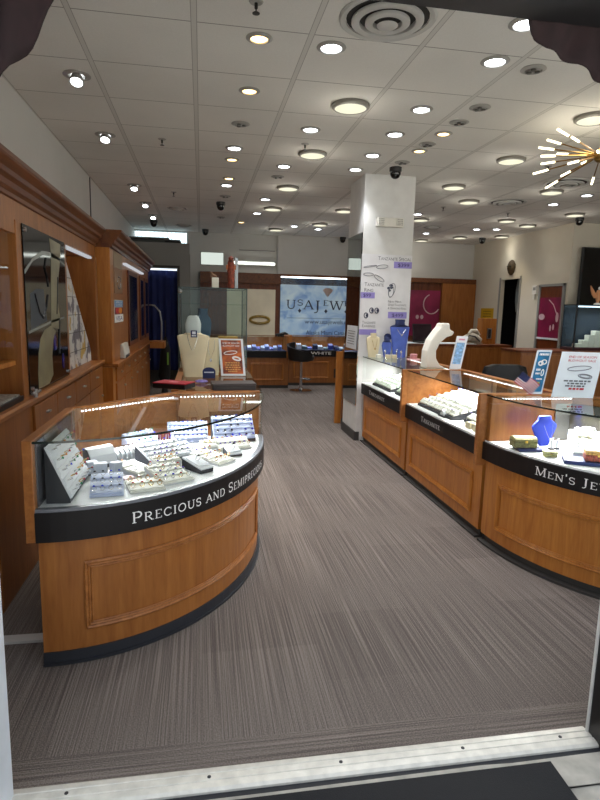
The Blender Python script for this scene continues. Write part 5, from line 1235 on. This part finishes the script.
for i in range(9):
    o = pedestal('display_pad', 'blue velvet jewellery pad in the back counter left of the stool', .80+.08*i, 10.55+.04*(i % 2), .686, 0, .07, .10, .06+.02*(i % 3), BLU[(i*2) % 3], .04); o['group'] = 'pads in the back left counter'
for i in range(14):
    o = pedestal('display_pad', 'navy jewellery pad in the back counter under the shop sign', 1.76+.105*i, 10.90+.04*(i % 2), .686, 0, .09, .10, .05+.03*((i*5) % 3), [BLUEVD, BLU[0], pbr('slate_pad', '4c6a80', .5), PADB][(i*7) % 4], .03); o['group'] = 'pads in the back sign counter'
t = thing('desk_lamp', 'low dark ornament on the back counter end post', 'ornament', (1.45,10.6,.941)); MB().tube([(1.36,10.6,.965),(1.45,10.6,.975),(1.54,10.6,1.0),(1.60,10.6,.985)], [.015,.03,.03,.01], 10).build('body', RUB, t, smooth=True); MB().box(1.40,10.56,.941,1.52,10.64,.96).build('base', RUB, t)
# bar stool
bs = thing('bar_stool', 'black bucket seat bar stool on a chrome post by the back counter', 'bar stool', (1.76,10.02,0))
CHR = pbr('chrome', 'c8cace', .12, 1)
MB().lathe([(.20,0),(.20,.012),(.05,.03),(.035,.06)], (1.76,10.02,0), 28).build('base', CHR, bs, smooth=True); MB().cyl((1.76,10.02,.05), (1.76,10.02,.54), .028, 16).build('post', CHR, bs, smooth=True)
MB().tube([(1.76,10.0,.22),(1.87,9.9,.21),(1.92,9.95,.21),(1.92,10.06,.21),(1.87,10.12,.21),(1.76,10.04,.22)], .012, 8).build('footrest', CHR, bs, smooth=True)
SEAT = pbr('black_leatherette', '101012', .45)
MB().rings([[(1.76+.23*s*cos(2*pi*i/20),10.02+.21*s*sin(2*pi*i/20),z) for i in range(20)] for s, z in ((.6,.53),(.95,.55),(1.05,.60),(1.0,.63),(.8,.64))]).build('seat', SEAT, bs, smooth=True)
out = []; inn = []
vs = []; n = 18
for i in range(n+1):
    a = radians(110+200*i/n); hz = .86-.18*(i/n)**1.3 if True else 0
    for r, z in ((.225,.58),(.255,hz),(.225,hz),(.195,.62)): vs.append((1.76+r*cos(a)*1.05, 10.02+r*sin(a), z))
MB().add(vs, [(4*i+k, 4*i+4+k, 4*i+4+(k+1)%4, 4*i+(k+1)%4) for i in range(n) for k in range(4)]+[(0,1,2,3),(4*n+3,4*n+2,4*n+1,4*n)]).build('backrest', SEAT, bs, smooth=True)

# ------------------------------------------------------------------ right back area
rp = thing('wall_panelling', 'wooden wall panelling with pink poster at the back right', 'panelling', (5.0,11.55,0))
MB().box(3.9, 11.47, 0, 5.69, 11.595, 2.05).build('panel', WOODD, rp); MB().box(3.9, 11.40, 2.05, 5.69, 11.595, 2.15).build('cornice', CROWN, rp, bevel=.01); MB().box(4.95, 11.40, 0, 5.69, 11.47, 2.05).build('tall_panel', WOOD, rp)
PINK = pbr('pink_print', '8a1c48', .35, var=.35, vs=3)
t = thing('poster_panel', 'dark pink jewellery poster on the back right panelling', 'poster', (4.5,11.46,1.0)); MB().box(4.1, 11.455, .96, 4.93, 11.469, 1.90).build('panel', PINK, t)
MB().tube([(4.75+.18*cos(a),11.452,1.62+.2*sin(a)) for a in [radians(110+220*i/20) for i in range(21)]], .012, 6).build('necklace_picture', pbr('pearl', 'd2b6bc', .4), t); mb = MB()
for x, z in ((4.45,1.35),(4.55,1.35),(4.68,1.06),(4.74,1.06)): mb.sheet(ell(x,z,.035,.045,12), (0,11.4545,0), PU, PV, -.001)
mb.build('jewel_picture', pbr('pearl', 'd2b6bc', .4), t)
# mid counters
def plain_counter(label, x0, y0, x1, y1, h=.93, panels=3, group='plain wooden service counters'):
    t = thing('service_counter', label, 'counter', ((x0+x1)/2,(y0+y1)/2,0), 0, group)
    MB().box(x0, y0, .06, x1, y1, h-.03).build('body', WOOD, t); MB().box(x0+.01, y0+.01, .001, x1-.01, y1, .06).build('kick_plate', KICKG, t); MB().box(x0-.015, y0-.015, h-.03, x1+.015, y1+.01, h).build('worktop', WOODD, t, bevel=.003)
    w = (x1-x0)/panels
    for k in range(panels): MB().box(x0+k*w+.015, y0-.012, .12, x0+(k+1)*w-.015, y0, h-.06).build('front_panel', WOOD, t, bevel=.004)
    return t
plain_counter('long wooden service counter in the back right with a laptop on it', 2.75, 9.0, 5.2, 9.5)
plain_counter('wooden service counter in front of the television wall', 4.2, 7.0, 7.0, 7.5, .98)
t = thing('glass_hood', 'low glass tray top on the long wooden service counter', 'glass tray', (3.9,9.25,.931)); MB().box(2.8,9.05,.9305,4.6,9.45,.94).build('tray_floor', PAPER, t); MB().box(2.8,9.03,.9305,4.6,9.035,1.0).build('glass_front', GLASS, t)
t = thing('laptop', 'open laptop with dark screen on the service counter', 'laptop', (3.72,9.2,.941))
MB().box(3.56,9.06,.9405,3.90,9.30,.958).build('keyboard_base', RUB, t); mb = MB(); mb.M = Matrix.Translation((3.73,9.30,.958)) @ Matrix.Rotation(radians(-12), 4, 'X'); mb.box(-.17,0,0,.17,.012,.30); mb.build('screen', RUB, t); mb = MB(); mb.M = Matrix.Translation((3.73,9.30,.958)) @ Matrix.Rotation(radians(-12), 4, 'X'); mb.box(-.155,-.0015,.02,.155,0,.285); mb.build('display', pbr('screen_dark', '2a1a22', .1), t)
t = thing('white_bag', 'crumpled white cloth bag with dark straps on the service counter', 'bag', (4.58,9.22,.941))
MB().tube([(4.40,9.22,1.0),(4.48,9.22,1.03),(4.58,9.22,1.05),(4.68,9.22,1.02),(4.76,9.22,.99)], [.03,.055,.085,.07,.04], 12).build('pouch', pbr('cloth_white', 'bdb4a2', .8, var=.2, vs=14), t, smooth=True); MB().tube([(4.42,9.15,1.0),(4.5,9.13,1.08),(4.6,9.12,1.06),(4.7,9.14,.98)], .012, 8).build('strap', KICK, t, smooth=True); MB().tube([(4.52,9.2,1.09),(4.58,9.22,1.15),(4.66,9.22,1.15),(4.72,9.22,1.08)], [.03,.04,.04,.03], 10).build('flap', pbr('cloth_white', 'bdb4a2', .8), t, smooth=True); MB().box(4.42,9.15,.9405,4.76,9.3,.955).build('base', pbr('cloth_white', 'bdb4a2', .8), t)
t = thing('podium', 'small wooden podium with a framed label by the doorway', 'podium', (4.92,9.35,.931))
MB().box(4.79,9.25,.931,5.05,9.45,1.37).build('body', WOODL, t, bevel=.004); mb = MB(); mb.box(4.88,9.235,1.02,4.96,9.249,1.20); mb.build('label_frame', STEEL, t); MB().box(4.895,9.232,1.035,4.945,9.235,1.185).build('label_card', KICK, t)
# wall items on the right wall
XR = 5.7
struct(MB().box(XR-.015, 9.68, 0, XR+.0, 9.72, 2.14), 'door_2', GREYP, 'grey frame of the right doorway')
struct(MB().box(XR-.015, 10.40, 0, XR, 10.44, 2.14), 'door_3', GREYP, 'far jamb of the right doorway')
t = thing('hanging_garment', 'pale cloth hanging inside the right doorway', 'cloth', (6.1,10.2,1.2)); MB().rings([[(6.0+.05*cos(a)*s,10.25+.07*sin(a)*s,z) for a in [2*pi*i/14 for i in range(14)]] for s, z in ((.6,1.5),(1,1.7),(1.1,1.9),(.7,2.1),(.1,2.14))]).build('cloth', pbr('pale_cloth', '8c9496', .8), t, smooth=True); MB().cyl((6.0,10.25,0), (6.0,10.25,1.5), .015).build('pole', STEEL, t)
t = thing('wall_notice', 'yellow paper notice on the right wall', 'notice', (XR-.002,10.85,1.43)); MB().box(XR-.004,10.6,1.29,XR-.0005,11.12,1.56).build('sheet', pbr('yellow_paper', 'c9a21c', .6), t); mb = MB()
for k in range(4): mb.box(XR-.005,10.7,1.34+k*.05,XR-.004,11.02,1.355+k*.05)
mb.build('print_line', pbr('yellow_ink', '8a7014', .6), t)
t = thing('wall_mask', 'dark carved mask hung above the right doorway', 'mask', (XR-.03,10.04,2.17)); MB().rings([[(XR-.005-.05*d*abs(sin(a)) if sin(a) > 0 else XR-.004, 10.04+w*cos(a), z) for a in [2*pi*i/16 for i in range(16)]] for w, d, z in ((.03,.4,2.17),(.09,.9,2.21),(.13,1.2,2.29),(.13,1.2,2.36),(.08,.9,2.42),(.02,.4,2.45))]).build('face', pbr('mask_brown', '4a3a20', .6, var=.5, vs=30), t, smooth=True)
mb = MB()
for s in (-.05,.05): mb.ball((XR-.062,10.04+s,2.33), .018, 10, 6, .6)
mb.build('eye', pbr('mask_dark', '1a1410', .6), t); MB().tube([(XR-.06,10.04,2.34),(XR-.078,10.04,2.30),(XR-.065,10.04,2.28)], [.01,.018,.016], 8).build('nose', pbr('mask_brown', '4a3a20', .6), t, smooth=True)
t = thing('thermostat', 'small white thermostat between the doorway and pink poster', 'thermostat', (XR-.01,9.2,1.87)); MB().box(XR-.03,9.13,1.80,XR-.0005,9.27,1.95).build('case', pbr('warm_white_plastic', 'd6d4cc', .5), t, bevel=.004); MB().box(XR-.032,9.16,1.87,XR-.03,9.24,1.92).build('display', pbr('lens_grey', '86857f', .3), t); MB().box(XR-.028,9.17,1.72,XR-.0005,9.23,1.798).build('switch', pbr('warm_white_plastic', 'd6d4cc', .5), t)
t = thing('picture_frame', 'grey framed niche with a dark pink jewellery poster on the right wall', 'poster', (XR-.02,8.7,.85))
mb = MB(); mb.box(XR-.03,9.02,.70,XR-.0005,9.07,1.96); mb.box(XR-.03,8.36,.70,XR-.0005,8.41,1.96); mb.box(XR-.03,8.36,1.92,XR-.0005,9.07,1.96); mb.build('frame', GREYP, t)
MB().box(XR-.012,8.41,.70,XR-.001,9.02,1.92).build('backing', WOODD, t); MB().box(XR-.016,8.41,1.08,XR-.012,9.02,1.74).build('print', PINK, t); MB().box(XR-.03,8.41,1.05,XR-.012,9.02,1.08).build('ledge', PAPER, t)
mb = MB()
for y, z, a, b in ((8.93,1.42,.09,.05),(8.50,1.42,.04,.08),(8.66,1.24,.025,.05),(8.58,1.26,.025,.05)): mb.sheet(ell(y,z,a,b,14), (XR-.0165,0,0), (0,1,0), (0,0,1), -.0008)
mb.tube([(XR-.018,8.75,1.70),(XR-.018,8.62,1.62),(XR-.018,8.52,1.48)], .008, 6); mb.build('jewel_picture', pbr('pearl', 'd2b6bc', .4), t)
# television
t = thing('wall_television', 'black wall television cut by the right picture edge', 'television', (6.5,8.2,1.9)); MB().box(5.80,8.16,1.49,7.2,8.21,2.50).build('screen_panel', RUB, t, bevel=.006); MB().box(5.82,8.158,1.51,7.18,8.16,2.48).build('screen', pbr('tv_glass', '050507', .08), t); MB().box(6.4,8.21,1.75,6.8,8.299,2.05).build('wall_bracket', KICK, t)
# right glass case
t = thing('glass_case', 'glass case with dark interior below the television', 'display case', (5.4,7.25,.981)); a0, a1, b0, b1, z0, z1 = 5.0, 5.95, 7.05, 7.34, .981, 1.60
MB().box(a0,b0,z0,a1,b1,z0+.04).build('case_floor', pbr('maroon_cloth2', '3a1418', .8), t); MB().box(a0,b1-.02,z0+.04,a1,b1,z1).build('back_panel', pbr('case_dark', '2c333c', .2), t)
MB().box(a0,b0,z0+.04,a1,b0+.006,z1-.01).build('glass_pane', CASEG, t); MB().box(a0,b0+.006,z0+.04,a0+.006,b1-.02,z1-.01).build('glass_pane', CASEG, t); MB().box(a0,b0,z1-.01,a1,b1,z1).build('glass_roof', CASEG, t)
mb = MB(); mb.box(a0-.004,b0-.004,z0,a0+.014,b0+.014,z1+.004); mb.box(a0,b0-.004,z1-.01,a1,b0+.01,z1+.006); mb.box(a0-.004,b0,z1-.01,a0+.008,b1,z1+.006); mb.build('edge_strip', RUB, t); MB().box(a0+.05,b0+.03,z1-.03,a0+.6,b0+.05,z1-.012).build('light_tube', emis('cool_tube', 'c9dcf0', 2.5), t)
area('tube_glow', (5.4,7.12,z1-.035), .7, .03, 2.5, (radians(15),0,0), (.9,.95,1))
for i, (x, h) in enumerate(((5.25,.10),(5.34,.17),(5.43,.23),(5.52,.17),(5.16,.05))):
    o = pedestal('display_block', ['white display block second from left in the right glass case','white display block middle left in the right glass case','tallest white display block in the right glass case','white display block right of the tallest in the case','lowest white display block in the right glass case'][i], x, 7.20+.0*i, z0+.041, 0, .085, .10, h, CREAMW); o['group'] = 'white blocks in the right case'
t = thing('figurine', 'tan winged eagle figurine on top of the right glass case', 'figurine', (5.5,7.2,z1+.007)); TANM = pbr('tan_wood', 'c98a5c', .5); zb = z1+.007
MB().lathe([(.05,0),(.045,.02),(.02,.03)], (5.41,7.2,zb), 14).build('base', CREAMW, t, smooth=True); MB().lathe([(.018,.03),(.03,.09),(.035,.15),(.02,.2)], (5.41,7.2,zb), 12).build('body', TANM, t, smooth=True)
for s in (-1, 1): MB().prism_y([(5.41,zb+.10),(5.41+s*.05,zb+.16),(5.41+s*.13,zb+.26),(5.41+s*.12,zb+.20),(5.41+s*.10,zb+.14),(5.41+s*.06,zb+.09)], 7.19, 7.21).build('wing', TANM, t)
MB().ball((5.42,7.19,zb+.225), .024).build('head', LETTER, t, smooth=True)
# office chair
oc = thing('office_chair', 'black office chair behind the right counter', 'office chair', (2.92,5.3,0))
MB().rings([[(2.92+.24*s*math.copysign(abs(cos(a))**.6,cos(a)),5.12+.06*sin(a),z) for a in [2*pi*i/24 for i in range(24)]] for s, z in ((.7,.50),(.95,.56),(1,.75),(1,.88),(.9,.945),(.6,.965))]).build('backrest', SEAT, oc, smooth=True)
MB().box(2.68,5.17,.42,3.16,5.62,.50).build('seat', SEAT, oc, bevel=.03); MB().cyl((2.92,5.4,.08), (2.92,5.4,.42), .03).build('post', RUB, oc)
for k in range(5): a = 2*pi*k/5; o = MB().tube([(2.92,5.4,.10),(2.92+.28*cos(a),5.4+.28*sin(a),.06)], [.025,.015], 8).build('leg', RUB, oc); MB().ball((2.92+.28*cos(a),5.4+.28*sin(a),.027), .026).build('caster', RUB, o)

# ------------------------------------------------------------------ lights
def spotl(x, y, e, col, ang=115, rad=.05, z=CZ-.05, tilt=None):
    l = bpy.data.lights.new('lamp', 'SPOT'); l.energy = e; l.color = col; l.spot_size = radians(ang); l.spot_blend = .8; l.shadow_soft_size = rad
    o = bpy.data.objects.new('lamp', l); COL.objects.link(o); o.location = (x,y,z)
    if tilt: o.rotation_euler = tilt
for x, y in whites: spotl(x, y, 34, (.95,.97,1), 95)
for x, y in wall_gimbal: spotl(x, y, 14, (.95,.97,1), 100, .04, CZ-.075, (radians(-25),0,0))
for x, y in Mp: spotl(x, y, 12, (1,.82,.55))
for x, y in Cp:      # added point lamp below each drum brightens the ceiling tiles
    l = bpy.data.lights.new('lamp', 'POINT'); l.energy = 1.2; l.color = (1,.93,.80); l.shadow_soft_size = .03
    o = bpy.data.objects.new('lamp', l); COL.objects.link(o); o.location = (x,y,CZ-.2)
    spotl(x, y, 7, (1,.97,.9), 120, .1)
spotl(5.30, 9.75, 14, (1,.87,.6), 95, .05, CZ-.06)
pl = bpy.data.lights.new('chandelier_glow', 'POINT'); pl.energy = 6; pl.color = (1,.9,.7); pl.shadow_soft_size = .25
o = bpy.data.objects.new('chandelier_glow', pl); COL.objects.link(o); o.location = cc

# daylight
sl = bpy.data.lights.new('sun', 'SUN'); sl.energy = 21; sl.color = (1,1,1); sl.angle = radians(.6)
o = bpy.data.objects.new('sun', sl); COL.objects.link(o); o.location = (0,0,8); o.rotation_euler = (radians(-32), 0, radians(-15))
w = bpy.data.worlds.new('world'); SC.world = w; w.use_nodes = True
nt = w.node_tree; nt.nodes.clear(); N = nt.nodes; L = nt.links
out = N.new('ShaderNodeOutputWorld'); bg = N.new('ShaderNodeBackground'); sk = N.new('ShaderNodeTexSky')
sk.sky_type = 'HOSEK_WILKIE'; sk.turbidity = 4; sk.sun_direction = Vector((-.3,.5,.8)).normalized()
mx = N.new('ShaderNodeMix'); mx.data_type = 'RGBA'; mx.inputs[0].default_value = .7; mx.inputs[7].default_value = (.9,.95,1.0,1)
L.new(sk.outputs[0], mx.inputs[6]); L.new(mx.outputs[2], bg.inputs['Color']); bg.inputs['Strength'].default_value = 1.4
L.new(bg.outputs[0], out.inputs['Surface'])
vs_ = SC.view_settings; vs_.view_transform = 'Standard'; vs_.look = 'None'; vs_.exposure = .18; vs_.gamma = 1
SC.cycles.use_denoising = True
SC.cycles.max_bounces = 8; SC.cycles.transparent_max_bounces = 24; SC.cycles.diffuse_bounces = 6; SC.cycles.glossy_bounces = 4
SC.cycles.sample_clamp_indirect = 4; SC.cycles.blur_glossy = .3
SC.cycles.caustics_reflective = False; SC.cycles.caustics_refractive = False
print('rings', RCOUNT[0], 'objects', len(bpy.data.objects))
